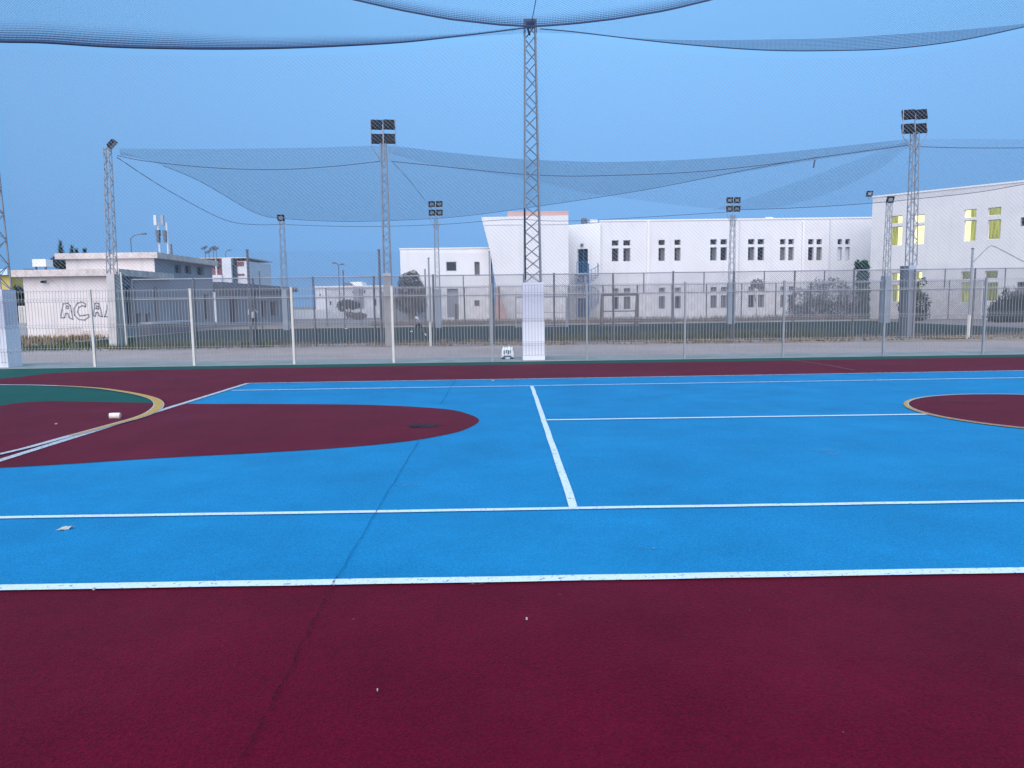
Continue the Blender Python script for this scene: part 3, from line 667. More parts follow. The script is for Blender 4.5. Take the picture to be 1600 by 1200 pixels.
def hole(px0, px1, py0, py1, a, b):
    u_0, z1 = uz(px0, py0, a, b); u_1, _ = uz(px1, py0, a, b); _, z0 = uz((px0 + px1) / 2, py1, a, b); _, z1 = uz((px0 + px1) / 2, py0, a, b)
    return (u_0, u_1, z0, z1)
def windows(t, a, b, specs, depth=.28):
    """specs: (hole, style)"""
    a3 = Vector((a[0], a[1], 0)); b3 = Vector((b[0], b[1], 0)); d = (b3 - a3).normalized(); n = Vector((-d.y, d.x, 0))
    def rect(m, u_0, u_1, z0, z1, dd, th=.03):
        vs = [a3 + d * u + n * q_ + Vector((0, 0, z)) for q_ in (dd, dd + th) for u, z in ((u_0, z0), (u_1, z0), (u_1, z1), (u_0, z1))]
        m.add(vs, [(0, 1, 2, 3), (7, 6, 5, 4), (0, 4, 5, 1), (1, 5, 6, 2), (2, 6, 7, 3), (3, 7, 4, 0)])
    for (u_0, u_1, z0, z1), st in specs:
        m = MB(); f_ = .05; dd = depth - .06
        rect(m, u_0, u_1, z0, z0 + f_, dd, .05); rect(m, u_0, u_1, z1 - f_, z1, dd, .05)
        rect(m, u_0, u_0 + f_, z0 + f_, z1 - f_, dd, .05); rect(m, u_1 - f_, u_1, z0 + f_, z1 - f_, dd, .05)
        if st == 'door' or u_1 - u_0 > .9: rect(m, (u_0 + u_1) / 2 - .02, (u_0 + u_1) / 2 + .02, z0 + f_, z1 - f_, dd + .001, .045)
        w_ = m.build('door' if st in ('door', 'doorgrey') else 'window', 'white' if st in ('lit', 'litL', 'litR', 'litc', 'litd') else ('grey_wall' if st != 'door' else 'blue_metal'), t)
        g = MB(); rect(g, u_0 + f_, u_1 - f_, z0 + f_, z1 - f_, dd + .03, .01)
        gm = {'lit': 'lit', 'litL': 'lit', 'litR': 'lit', 'litc': 'lit_curtain', 'litd': 'lit_curtain_dim', 'door': 'glass_blue', 'doorgrey': 'grey_wall', 'grey': 'curtain', 'white': 'white_dim'}.get(st, 'glass')
        g.build('pane', gm, w_)
        if st in ('cl', 'cr'):
            c = MB(); um = (u_0 + u_1) / 2
            if st == 'cr': rect(c, um - .05, u_1 - f_, z0 + f_, z1 - f_, dd + .018, .008)
            else: rect(c, u_0 + f_, um + .1, z0 + f_, z1 - f_, dd + .018, .008)
            c.build('curtain', 'curtain', w_)
        if st in ('litL', 'litR'):
            c = MB(); um = u_0 + (u_1 - u_0) * (.58 if st == 'litL' else .5)
            if st == 'litR': rect(c, um, u_1 - f_, z0 + f_, z1 - f_, dd + .018, .008)
            else: rect(c, u_0 + f_, um, z0 + f_, z1 - f_, dd + .018, .008)
            c.build('curtain', 'lit_curtain', w_)
def shell(m, a, b, z0, z1, dp):
    """side walls, back and roof behind a front wall a-b, dp metres deep"""
    a3 = Vector((a[0], a[1], 0)); b3 = Vector((b[0], b[1], 0)); d = (b3 - a3).normalized(); n = Vector((-d.y, d.x, 0)) * dp
    p = [a3, b3, b3 + n, a3 + n]; lo = [q_ + Vector((0, 0, z0)) for q_ in p]; hi = [q_ + Vector((0, 0, z1)) for q_ in p]
    m.add(lo + hi, [(1, 2, 6, 5), (2, 3, 7, 6), (3, 0, 4, 7), (4, 5, 6, 7)])

# --- long white school building
CY = 66.0
xl = x_at(889, CY); x1_ = x_at(1012, CY); x2_ = x_at(1251, CY); x3_ = x_at(1372, CY)
bt = thing('school_building', 'long white two-storey building with paired small windows, in the middle distance', 'building', ((xl + x3_) / 2, CY, 0))
a = (x_at(937, CY), CY); b = (x3_, CY)
zt = P(1000, 345.5, CY).z
up = [(956, 966.5), (974, 985), (1029, 1039), (1054, 1063.5), (1110, 1120), (1126, 1136), (1169, 1179), (1184, 1194), (1219, 1227.5), (1232, 1240.5), (1263, 1271.5), (1276, 1284.5), (1309, 1316), (1321, 1328)]
specs = []
sty = ['dark', 'cr', 'cr', 'cr', 'cr', 'dark', 'cr', 'dark', 'grey', 'grey', 'dark', 'grey', 'white', 'white']
for i, (p0, p1) in enumerate(up):
    f_ = (p0 - 956) / 370; yo = -2.0 * min(1, f_ * 2)
    specs.append((hole(p0, p1, 375.5 + yo, 384 + yo, a, b), 'dark'))
    specs.append((hole(p0, p1, 388 + yo, 408.5 + yo * .8, a, b), sty[i]))
    lo = -3.2 * min(1, f_ * 1.6)
    specs.append((hole(p0 + .5, p1 + .5, 450.5 + lo, 459 + lo, a, b), 'grey'))
    specs.append((hole(p0 + .5, p1 + .5, 463.5 + lo, 483.5 + lo, a, b), 'grey' if i % 3 else 'dark'))
m = MB(); wall(m, a, b, -.05, zt, [h for h, _ in specs]); shell(m, a, b, -.05, zt, 14); m.build('wall', 'white', bt)
windows(bt, a, b, specs)
m = MB(); m.box(a[0] - .05, b[0], CY - .06, CY + .3, zt, zt + .12); m.build('parapet', 'white_up', bt)
# recessed entrance bay with angled wall
a2 = (xl - .5, CY + 1.6); b2 = (x_at(937, CY), CY - .3)
zt2 = P(910, 349, CY).z
hs = [(hole(902, 918.5, 389, 427, a2, b2), 'door'), (hole(902, 915, 466, 497, a2, b2), 'door')]
m = MB(); wall(m, a2, b2, -.05, zt2, [h for h, _ in hs]); m.box(b2[0] - .02, b2[0] + .04, CY - .3, CY + .3, -.05, zt2); m.build('entrance_bay', 'white_up', bt); windows(bt, a2, b2, hs)
m = MB(); q_ = Wp(909, 383, a2, b2); m.box(q_.x - .12, q_.x + .12, q_.y - .22, q_.y - .02, q_.z - .1, q_.z + .12); m.build('wall_lamp', 'grey_dark', bt)
for px in (1012, 1251.5):
    xx = x_at(px, CY); m = MB().box(xx - .1, xx + .1, CY - .16, CY, -.05, zt - .25 if px > 1100 else zt); m.build('pilaster', 'white_up', bt)
for px in (1153, 1293):
    xx = x_at(px, CY); MB().tube([(xx, CY - .06, 0), (xx, CY - .06, zt)], .05, 6).build('drainpipe', 'white_dim', bt)
def roofbox(px0, px1, py0, Y, z0, name, mat, dp=1.2):
    A, B = P(px0, py0, Y), P(px1, py0, Y); return MB().box(A.x, B.x, Y + .6, Y + .6 + dp, z0, A.z).build(name, mat, bt)
roofbox(923, 935, 341.5, CY, zt - .01, 'roof_hatch', 'white_up'); roofbox(1200, 1212, 338, CY, zt - .01, 'roof_hatch', 'white_up')
roofbox(1140, 1200, 340, CY, zt - .01, 'roof_shelter', 'grey_dark', 3)
m = MB(); A = P(912.5, 341, CY + 1.5); m.tube([(A.x, CY + 1.5, zt2), (A.x, CY + 1.5, A.z - .1), (A.x, CY + 1.5, A.z)], .30, 12, .22); m.build('roof_tank', 'grey_dark', bt)
# spiral stair, blue
sx_, sy_ = x_at(919, CY - 1.6), CY - 1.6
st_ = thing('spiral_staircase', 'blue metal spiral staircase beside the upper blue door of the long white building', 'staircase', (sx_, sy_, 0))
MB().tube([(sx_, sy_, -.02), (sx_, sy_, 4.9)], .09, 8).build('centre_pole', 'blue_metal', st_)
m = MB(); rl = MB()
helix = []
for i in range(26):
    a_ = i * math.radians(24) + 2.4; z = .15 + i * .155; da = math.radians(22)
    c0 = (sx_ + .9 * math.cos(a_), sy_ + .9 * math.sin(a_)); c1 = (sx_ + .9 * math.cos(a_ + da), sy_ + .9 * math.sin(a_ + da))
    m.poly([(sx_, sy_), c0, c1], z, z + .04); helix.append((c0[0], c0[1], z + .95)); rl.tube([(c0[0], c0[1], z), (c0[0], c0[1], z + .95)], .022, 4)
rl.tube(helix, .025, 5); m.build('steps', 'blue_metal', st_); rl.build('railing', 'blue_metal', st_)
pl = MB(); xa, xb = x_at(901, CY - 1.5), x_at(918, CY - 1.5); zz = P(910, 428, CY - 1.5).z
pl.box(xa, xb, CY - 1.7, CY + .6, zz - .1, zz); pl.build('landing', 'galv', st_)
pl = MB()
for i in range(7): xx = xa + (xb - xa) * i / 6; pl.tube([(xx, CY - 1.7, zz), (xx, CY - 1.7, zz + 1)], .018, 4)
pl.tube([(xa, CY - 1.7, zz + 1), (xb, CY - 1.7, zz + 1)], .03, 5); pl.build('landing_rail', 'blue_metal', st_)
pl = MB()
for xx in (xa, xb - .1): pl.tube([(xx, CY - 1.6, 0), (xx, CY - 1.6, zz - .1)], .045, 6)
pl.build('landing_post', 'galv', st_)

# --- slanted tower
BY = 61.0
tw = thing('tower_building', 'white tower block with an outward slanting left edge, behind the middle pylon', 'building', (x_at(830, BY), BY, 0))
tl = P(752, 341, BY); tr = P(888, 336.5, BY); ml = P(765.5, 391, BY); bl = P(779, 500, BY)
zr = tr.z; pts = [(ml.x, -.05), (tr.x, -.05), (tr.x, zr), (tl.x, zr - .05), (ml.x, ml.z)]
pts = [(bl.x, -.05), (tr.x, -.05), (tr.x, zr), (tl.x, zr - .05), (ml.x, ml.z), (P(775, 448, BY).x, P(775, 448, BY).z)]
n = len(pts); m = MB().add([(x, BY, z) for x, z in pts] + [(x, BY + 9, z) for x, z in pts], [tuple(range(n)), tuple(range(2 * n - 1, n - 1, -1))] + [((i + 1) % n, i, n + i, n + (i + 1) % n) for i in range(n)])
m.build('wall', 'white', tw)
zl = P(800, 351, BY).z
MB().box(tl.x + .15, tr.x, BY - .035, BY, zl - .03, zl + .05).build('ledge', 'white_dim', tw)
A = P(793, 333, BY + .4); Bq = P(888, 331.5, BY + .4)
m = MB(); m.box(A.x, Bq.x, BY + .35, BY + .45, zr + .004, A.z + .12)
m.build('coping', 'salmon', tw)
# salmon fin
s1, s2, s3 = P(778, 449, BY - 1.5), P(795.5, 503, BY - 1.5), P(774, 503, BY - 1.5)
tri = [(s3.x, -.05), (s2.x, -.05), (s1.x + .05, s1.z), (s3.x + .1, s1.z)]
n = 4; m = MB().add([(x, BY - 1.5, z) for x, z in tri] + [(x, BY - .01, z) for x, z in tri], [tuple(range(n)), tuple(range(2 * n - 1, n - 1, -1))] + [((i + 1) % n, i, n + i, n + (i + 1) % n) for i in range(n)])
m.build('buttress', 'salmon', tw)
# --- low white block
AY = 62.5
lb = thing('annex_building', 'low white two-storey block with two small upper windows, left of the slanted tower', 'building', (x_at(695, AY), AY, 0))
a = (x_at(627.5, AY), AY); b = (x_at(768, AY), AY)
hs = [(hole(697, 713, 409, 423.5, a, b), 'dark'), (hole(741, 749.5, 409, 431, a, b), 'grey'), (hole(698, 716, 451, 496, a, b), 'doorgrey'), (hole(741, 749.5, 469, 478.5, a, b), 'cr')]
zt = P(690, 389, AY).z
m = MB(); wall(m, a, b, -.05, zt, [h for h, _ in hs]); shell(m, a, b, -.05, zt, 9); m.build('wall', 'white_up', lb); windows(lb, a, b, hs)
MB().box(a[0] - .06, b[0] + .1, AY - .06, AY + .25, zt, zt + .1).build('parapet', 'white_up', lb)
A = P(672, 387, AY); MB().box(A.x - .35, A.x + .35, AY + 1, AY + 1.7, zt, A.z + .1).build('roof_tank', 'grey_dark', lb)
A = P(769, 482, AY - .1); MB().box(A.x - .1, A.x + .1, AY - .25, AY, A.z - .28, A.z + .28).build('meter_box', 'grey_dark', lb)
A = P(713, 483, AY - .1); MB().box(A.x - .15, A.x + .18, AY - .05, AY + .1, 0, 1.6).build('door', 'curtain', lb)
# --- right building, receding to the left
da_ = P(1357, 480, 58.5); db_ = P(1640, 480, 50.2)
a = (da_.x, 58.5); b = (db_.x, 50.2)
rb = thing('classroom_building', 'large white building on the right with yellow lit windows', 'building', ((a[0] + b[0]) / 2, 55, 0))
hs = []
def pairs(p0, p1, y0, y1, y2, y3, s1, s2): hs.append((hole(p0, p1, y0, y1, a, b), s1)); hs.append((hole(p0, p1, y2, y3, a, b), s2))
pairs(1392, 1410, 337, 349.5, 354, 384, 'litL', 'litL'); pairs(1428, 1444.5, 335, 348, 351.5, 382, 'lit', 'lit')
pairs(1507, 1526, 327, 340, 344, 377, 'litR', 'litR'); pairs(1544, 1564.5, 324, 336.5, 343, 374, 'litc', 'litc'); hs.append((hole(1595, 1616, 339, 353, a, b), 'dark'))
pairs(1393, 1407, 426, 439, 445, 472, 'litL', 'litL'); pairs(1428, 1441, 424, 438, 444, 472, 'litL', 'litL')
pairs(1502, 1518, 424, 437, 441, 473, 'litd', 'litc'); pairs(1539, 1559.5, 423, 435.5, 441, 471, 'litd', 'litd'); hs.append((hole(1589, 1612, 440, 453.5, a, b), 'dark'))
zt = Wp(1360, 309, a, b).z; zt = (zt + Wp(1596, 285, a, b).z) / 2
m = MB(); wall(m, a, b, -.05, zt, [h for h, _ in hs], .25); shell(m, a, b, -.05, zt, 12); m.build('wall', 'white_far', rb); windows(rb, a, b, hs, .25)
m = MB(); a3 = Vector((a[0], a[1], 0)); b3 = Vector((b[0], b[1], 0)); d = (b3 - a3).normalized(); n_ = Vector((-d.y, d.x, 0))
vs = [p + n_ * q_ + Vector((0, 0, z)) for z in (zt, zt + .12) for p, q_ in ((a3 - d * .05, -.05), (b3, -.05), (b3, .3), (a3 - d * .05, .3))]
m.add(vs, [(0, 3, 2, 1), (4, 5, 6, 7), (0, 1, 5, 4), (1, 2, 6, 5), (2, 3, 7, 6), (3, 0, 4, 7)]); m.build('parapet', 'white_up', rb)
A = P(1364.5, 301, 58.2); fl = thing('roof_floodlight', 'small black floodlight on the left roof corner of the right building', 'floodlight', (A.x, 58.9, zt))
MB().tube([(A.x, 58.9, zt - .05), (A.x, 58.9, A.z)], .04, 6).build('bracket', 'galv', fl); floods(fl, A.x, 58.8, A.z, 1, 1, 0, 0, .44, -1, 20)

# --- left house: low block + upper block behind
LY = 42.0
lh = thing('changing_room_building', 'low weathered building at left with the painted letters on its pale front wall', 'building', (-25, 45, 0))
xa, xb = P(41, 500, LY).x, P(188, 500, LY).x; xs_ = xb + .05
zs_t, zs_b = P(110, 421.5, LY).z, P(110, 432, LY).z
LYB = 48.4
m = MB(); wall(m, (xa, LY), (xb, LY), -.05, zs_b, []); m.add([(xa, LY, -.05), (xa, LYB, -.05), (xa, LYB, zs_b), (xa, LY, zs_b)], [(0, 3, 2, 1)]); m.build('front_wall', 'cream', lh)
A_, B_ = (xb, LY), (xb, LYB)
hs = [(hole(196, 204, 446, 509, A_, B_), 'dark'), (hole(240, 246, 447, 506, A_, B_), 'dark'), (hole(213, 222, 489, 506, A_, B_), 'dark'), (hole(227, 236, 489, 506, A_, B_), 'dark')]
m = MB(); wall(m, A_, B_, -.05, zs_b, [h for h, _ in hs], .2); m.build('side_wall', 'grey_wall', lh); windows(lh, A_, B_, hs, .2)  # side wall's shade is in the colour, greyer than the cream front
m = MB(); m.box(P(17, 425, LY - .4).x, xb + .35, LY - .45, LYB, zs_b, zs_t); m.build('roof_slab', 'slab', lh)
m = MB(); A = P(71, 440, LY); m.tube([(A.x, LY + .05, A.z), (A.x - .02, LY - .35, A.z - .03)], .07, 8); m.build('drain_spout', 'black', lh)
A = P(172, 443, LY); m = MB().tube([(A.x, LY + .05, A.z + .05), (A.x + .12, LY - .3, A.z - .1)], .06, 8); m.build('drain_spout', 'grey_dark', lh)
def wallblot(px, py, rx, rz, Y, name, mat, parent, seed):
    c = P(px, py, Y); rn = random.Random(seed); pts = []
    for i in range(24):
        a_ = 2 * math.pi * i / 24; k = 1 + rn.uniform(-.3, .3); pts.append((c.x + rx * k * math.cos(a_), Y, max(.01, c.z + rz * k * math.sin(a_))))
    return MB().add(pts, [tuple(range(len(pts)))]).build(name, mat, parent)
wallblot(77, 440, .35, .14, LY - .006, 'stain', 'stain_warm', lh, 1); wallblot(112, 520, 1.1, .3, LY - .006, 'stain', 'stain_warm', lh, 2); wallblot(150, 522, 1.0, .2, LY - .006, 'stain', 'stain_warm', lh, 5)
wallblot(171, 478, .2, .45, LY - .006, 'stain', 'graf_fill', lh, 7)
# painted letters: hollow outlines A C A and a part-hidden stroke
def stroke(pts, r=.05): return [P(x, y, LY - .02) for x, y in pts]
g = MB()
def outl(pts, w_=.035):
    q3 = [P(x, y, LY - .012) for x, y in pts]
    for i in range(len(q3) - 1):
        p, q_ = q3[i], q3[i + 1]; t = (q_ - p).normalized(); nn = Vector((-t.z, 0, t.x)) * w_
        g.add([p + nn - t * w_ * .6, p - nn - t * w_ * .6, q_ - nn + t * w_ * .6, q_ + nn + t * w_ * .6], [(0, 1, 2, 3)])
def zz(pts, x0=0, y0=0, s=5.333): return [(x / s + x0, y / s + y0 ) for x, y in pts]
outl(zz([(505, 620), (515, 560), (525, 505), (565, 500), (585, 520), (595, 570), (608, 635), (575, 620), (565, 585), (545, 585), (538, 620), (505, 622)], 0, 380))
outl(zz([(548, 540), (552, 522), (566, 524), (570, 545), (548, 542)], 0, 380))
outl(zz([(712, 505), (680, 490), (645, 500), (615, 545), (620, 600), (655, 635), (705, 640), (740, 615), (738, 595), (705, 600), (665, 605), (645, 575), (655, 535), (685, 520), (712, 530), (714, 505)], 0, 380))
outl(zz([(775, 600), (785, 545), (790, 500), (820, 500), (835, 540), (852, 612), (825, 605), (815, 575), (800, 578), (793, 610), (775, 602)], 0, 380))
outl(zz([(800, 545), (805, 522), (818, 525), (821, 548), (800, 546)], 0, 380))
outl(zz([(905, 480), (895, 520), (885, 570), (872, 612), (905, 612), (915, 575), (925, 540)], 0, 380))
g.build('graffiti', 'graffiti', lh)
UY = 48.6
uh = thing('upper_block_building', 'taller pale block with a weathered roof slab, rising behind the lettered building', 'building', (-26, 52, 0))
xa, xb = P(103, 415, UY).x, P(241.5, 415, UY).x; z1, z0 = P(170, 395.5, UY).z, P(170, 404.5, UY).z
m = MB(); wall(m, (xa, UY), (xb, UY), -.05, z0, []); m.add([(xa, UY, -.05), (xa, UY + 9, -.05), (xa, UY + 9, z0), (xa, UY, z0)], [(0, 3, 2, 1)]); m.build('front_wall', 'cream', uh)
A_, B_ = (xb, UY), (xb, UY + 9.5)
hs = [(hole(272, 283, 413, 427, A_, B_), 'dark'), (hole(288, 298.5, 414, 428, A_, B_), 'dark'), (hole(307, 318, 416, 430, A_, B_), 'dark'), (hole(318, 326, 460, 500, A_, B_), 'dark')]
m = MB(); wall(m, A_, B_, -.05, z0, [h for h, _ in hs], .25); m.build('side_wall', 'grey_wall', uh); windows(uh, A_, B_, hs, .25)  # grey-blue here paints in the shade of the side facing right
MB().box(P(86, 400, UY - .3).x, xb + .38, UY - .35, UY + 9.8, z0, z1).build('roof_slab', 'slab', uh)
# shed behind, dark eaves
sh = thing('long_shed', 'long grey-blue shed with a dark flat roof, receding behind the man', 'shed', (-23, 66, 0))
A_, B_ = (xb + .1, UY + 9.6), (xb + .1, 79)
hs = [(hole(358, 371, 465, 505, A_, B_), 'door'), (hole(408, 417, 470, 496, A_, B_), 'dark'), (hole(421, 434, 471, 494, A_, B_), 'dark')]
m = MB(); wall(m, A_, B_, -.05, 3.1, [h for h, _ in hs], .4); m.box(xb - 6, xb + .1, 78.6, 79, -.05, 3.1); m.build('wall', 'grey_wall', sh); windows(sh, A_, B_, hs, .4)
MB().box(xb - 6, xb + .7, UY + 9.6, 79.5, 3.1, 3.55).build('roof', 'grey_dark', sh)
# low counter by the side wall
cx = P(268, 500, 46).x
cn = thing('wall_counter', 'low dark counter with a white top against the side wall at left', 'counter', (cx, 46, 0))
cxw = A = -21.4
MB().box(-21.75, -21.2, 44.5, 50.2, 0, .62).build('body', 'grey_dark', cn); MB().box(-21.8, -21.1, 44.4, 50.3, .62, .74).build('counter_top', 'white_dim', cn)
# red and white house far back
RY = 82.0
rh = thing('red_white_house', 'red and white house with balconies behind the left buildings', 'house', (x_at(360, RY), RY, 0))
X = lambda px: P(px, 430, RY).x; Z = lambda py: P(360, py, RY).z
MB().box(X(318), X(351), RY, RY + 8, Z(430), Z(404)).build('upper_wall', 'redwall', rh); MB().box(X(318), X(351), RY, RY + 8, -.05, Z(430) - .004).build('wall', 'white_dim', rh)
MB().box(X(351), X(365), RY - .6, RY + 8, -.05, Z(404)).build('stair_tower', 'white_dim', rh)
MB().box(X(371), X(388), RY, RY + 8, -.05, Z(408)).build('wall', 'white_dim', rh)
MB().box(X(364.9), X(371.2), RY - .2, RY + 8, -.05, Z(414)).build('glazed_strip', 'glass_blue', rh)
MB().box(X(371.3), X(382), RY - .06, RY, Z(416), Z(409)).build('panel', 'redwall', rh); MB().box(X(371.3), X(382), RY - .06, RY, Z(431), Z(428)).build('panel', 'redwall', rh)
for p0, p1 in ((331, 334), (335.5, 338), (341, 346)): MB().box(X(p0), X(p1), RY - .05, RY, Z(419), Z(413)).build('window', 'glass_blue', rh)
MB().box(X(339), X(340.6), RY - .3, RY, 0, Z(405)).build('column', 'white_dim', rh)
MB().box(X(330), X(351), RY - .9, RY, Z(448), Z(430)).build('balcony', 'white_dim', rh); MB().box(X(371), X(386), RY - .7, RY, Z(453), Z(447)).build('balcony', 'white_dim', rh)
MB().box(X(316), X(390), RY - .4, RY + 8.4, Z(404) + .005, Z(402.5)).build('roof', 'slab', rh)
# far pale building, its roof shelter
DY = 118.0
fb = thing('distant_building', 'long pale distant building with a white slanted roof hut, above the far pitch at left', 'building', (x_at(545, DY), DY, 0))
X = lambda px: P(px, 460, DY).x; Z = lambda py: P(545, py, DY).z
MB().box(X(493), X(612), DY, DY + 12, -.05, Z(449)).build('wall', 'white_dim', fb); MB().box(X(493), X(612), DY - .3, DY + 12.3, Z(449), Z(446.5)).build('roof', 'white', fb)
for p0, p1, q0, q1 in ((499, 501, 458, 462), (551, 553, 455, 459), (569, 571, 454, 458), (515, 517, 470, 476), (585, 588, 468, 478)): MB().box(X(p0), X(p1), DY - .06, DY, Z(q1), Z(q0)).build('window', 'glass', fb)
MB().box(X(553), X(567), DY - .5, DY, -.05, Z(448)).build('projecting_bay', 'grey_wall', fb)
sl = [(X(545), Z(440.5)), (X(563), Z(440)), (X(566), Z(446)), (X(552), Z(446.4))]
m = MB().add([(x, DY + 1, z) for x, z in sl] + [(x, DY + 5, z) for x, z in sl], [(0, 1, 2, 3), (7, 6, 5, 4), (0, 4, 5, 1), (1, 5, 6, 2), (2, 6, 7, 3), (3, 7, 4, 0)]); m.build('roof_hut', 'white_up', fb)
sl = [(X(535), Z(441.5)), (X(543), Z(441)), (X(551), Z(446.4)), (X(534), Z(446.4))]
m = MB().add([(x, DY + 1.2, z) for x, z in sl] + [(x, DY + 5, z) for x, z in sl], [(0, 1, 2, 3), (7, 6, 5, 4), (0, 4, 5, 1), (1, 5, 6, 2), (2, 6, 7, 3), (3, 7, 4, 0)]); m.build('roof_lean_to', 'grey_dark', fb)
# dark boundary wall under the olive tree
m = MB().box(x_at(596, 60), x_at(664, 60), 60, 60.25, -.05, P(630, 458, 60).z); m.box(x_at(596, 60) - .05, x_at(664, 60) + .05, 59.95, 60.3, P(630, 458, 60).z, P(630, 456, 60).z)
tag(m.build('boundary_wall', 'grey_wall'), 'grey boundary wall behind the olive tree, left of the low white block', 'wall')
m = MB().box(P(455, 480, 95).x, P(600, 480, 95).x, 95, 95.2, -.05, 1.15); tag(m.build('boundary_wall', 'white_dim'), 'low pale wall in front of the distant pale building', 'wall')
# far left: yellow / pale building sliver
m = thing('yellow_building', 'yellow building with a pale blue roof edge, behind the pillar at the left edge', 'building', (-35, 50, 0))
X = lambda px: P(px, 440, 50).x; Z = lambda py: P(8, py, 50).z
MB().box(X(-120), X(15), 50, 56, -.05, Z(430)).build('wall', 'yellowwall', m); MB().box(X(-130), X(19), 49.6, 56, Z(430), Z(421)).build('roof_edge', 'palewall', m)
MB().box(X(15.2), X(40), 52, 56, -.05, Z(432)).build('rear_wall', 'white_dim', m)
A = P(28, 478, 44); B = P(38.5, 478, 44); m = MB()
m.box(A.x, A.x + .1, 44, 44.06, .6, A.z); m.box(B.x - .1, B.x, 44, 44.06, .6, A.z); m.box(A.x + .1, B.x - .1, 44, 44.06, A.z - .08, A.z)
for i in range(4): xx = A.x + .12 + (B.x - A.x - .2) * i / 3.5; m.box(xx, xx + .04, 44.01, 44.05, .6, A.z - .08)
for xx in (A.x, B.x - .1): m.box(xx + .01, xx + .09, 44.005, 44.055, -.02, .6)
tag(m.build('metal_gate', 'post_pale'), 'small white barred gate left of the lettered building', 'gate')
m = MB().box(P(17, 510, 43).x, P(41, 510, 43).x, 43, 43.3, -.02, P(30, 505, 43).z); tag(m.build('low_wall', 'grey_wall'), 'low grey wall stub at the foot of the lettered building, left side', 'wall')
# water tank on the low roof
A, B = P(50, 405, LY + 2), P(72, 417, LY + 2)
tk = thing('water_tank', 'white rectangular tank raised on the roof of the lettered building', 'tank', ((A.x + B.x) / 2, LY + 2, zs_t))
MB().box(A.x, B.x, LY + 2, LY + 2.7, B.z + .02, A.z).build('tank_body', 'white_up', tk)
for xx in (A.x + .08, B.x - .14): MB().box(xx, xx + .07, LY + 2.1, LY + 2.2, zs_t, B.z + .02).build('leg', 'dark_metal', tk)
m = MB().box(P(36, 420, LY + 1).x, P(45, 420, LY + 1).x, LY + 1, LY + 1.5, zs_t, zs_t + .14); tag(m.build('roof_bundle', 'grey_dark'), 'small dark lump on the roof left of the white tank', 'bundle')

# ------------------------------------------------------------------ aerials, distant lamps
def antenna(px, py_t, py_b, Y, label, grp, kind=0, r=.03):
    A, B = P(px, py_t, Y), P(px, py_b, Y); t = thing('roof_antenna', label, 'antenna', (B.x, Y, B.z), grp)
    MB().tube([(B.x, Y, B.z - .3), (B.x, Y, A.z)], r, 5).build('mast', 'fence_dark', t)
    m = MB(); h = A.z
    m.tube([(B.x - .35, Y, h - .25 + kind * .05), (B.x + .25, Y, h + .0)], r * 1.1, 4)
    for k in range(5): xx = B.x - .32 + k * .13; m.tube([(xx, Y - .25, h - .22 + k * .045), (xx, Y + .25, h - .22 + k * .045)], r * .8, 4); m.tube([(xx, Y, h - .42 + k * .045), (xx, Y, h - .05 + k * .045)], r * .8, 4)
    m.build('aerial', 'fence_dark', t)
for px, y0, lb_ in ((321, 385, 'leftmost'), (327, 391, 'second'), (334, 385, 'third'), (338.5, 387, 'rightmost')):
    antenna(px, y0, 404, 78, lb_ + ' of the cluster of roof aerials over the red and white house', 'roof aerials', px % 3)
A = P(267.5, 386, 52); B = P(267.5, 397, 52); m = MB().tube([(A.x, 52, B.z - .1), (A.x, 52, A.z + .2), (A.x, 52, A.z)], .09, 6, .04); tag(m.build('roof_vent', 'fence_dark'), 'single dark stub standing on the roof of the taller pale block', 'vent')
ct = P(248, 395, 70); t = thing('cell_mast', 'pair of tall white mobile antennas on poles above the taller pale block', 'antenna mast', (ct.x, 70, 0))
for px, off_ in ((241.5, 0), (252.5, .3)):
    A, B = P(px, 336, 70 + off_), P(px + 2.2, 352, 70 + off_)
    m = MB(); m.box(A.x - .13, A.x + .13, 70 + off_, 70.2 + off_, B.z, A.z); m.build('panel_antenna', 'galv' if px > 250 else 'white_dim', t)
    C_ = P(px + 2, 372, 70); m = MB()
    m.box(A.x - .02, A.x + .28, 70 + off_, 70.4 + off_, C_.z + .2, C_.z + .75); m.box(A.x + .02, A.x + .25, 70 + off_, 70.35 + off_, C_.z - .35, C_.z + .15); m.build('radio_unit', 'grey_dark', t)
    D_ = P(px + 5, 380, 70); m = MB(); m.tube([(D_.x, 70.3 + off_, 0), (D_.x, 70.3 + off_, B.z + .3)], .10, 6); m.tube([(D_.x, 70.3 + off_, B.z), (A.x, 70.1 + off_, B.z)], .04, 4); m.build('pole', 'white_dim', t)
def street_lamp(px, py_t, Y, tips, label):
    A = P(px, py_t, Y); t = thing('street_lamp', label, 'street lamp', (A.x, Y, 0), 'distant street lamps')
    MB().tube([(A.x, Y, -.02), (A.x, Y, A.z)], .09, 6, .06).build('pole', 'fence_dark', t)
    for tx, ty in tips:
        B = P(tx, ty, Y); s = 1 if B.x > A.x else -1
        MB().tube([A, A.lerp(B, .35) + Vector((0, 0, .22)), B], .05, 5).build('arm', 'fence_dark', t)
        m = MB().box(min(B.x, B.x + s * .5), max(B.x, B.x + s * .5), Y - .15, Y + .15, B.z - .09, B.z + .1); m.build('lamp_head', 'fence_dark', t)
street_lamp(204, 373, 95, [(222, 365.5)], 'distant single-arm street lamp above the roof of the taller pale block')
street_lamp(529, 417, 105, [(525, 411), (532.5, 413)], 'distant two-armed street lamp above the distant pale building')
street_lamp(412, 412, 130, [(413.5, 408)], 'tiny distant lamp left of the single-lamp mast')
street_lamp(352, 398, 130, [(356.5, 391)], 'tiny distant lamp above the red and white house')

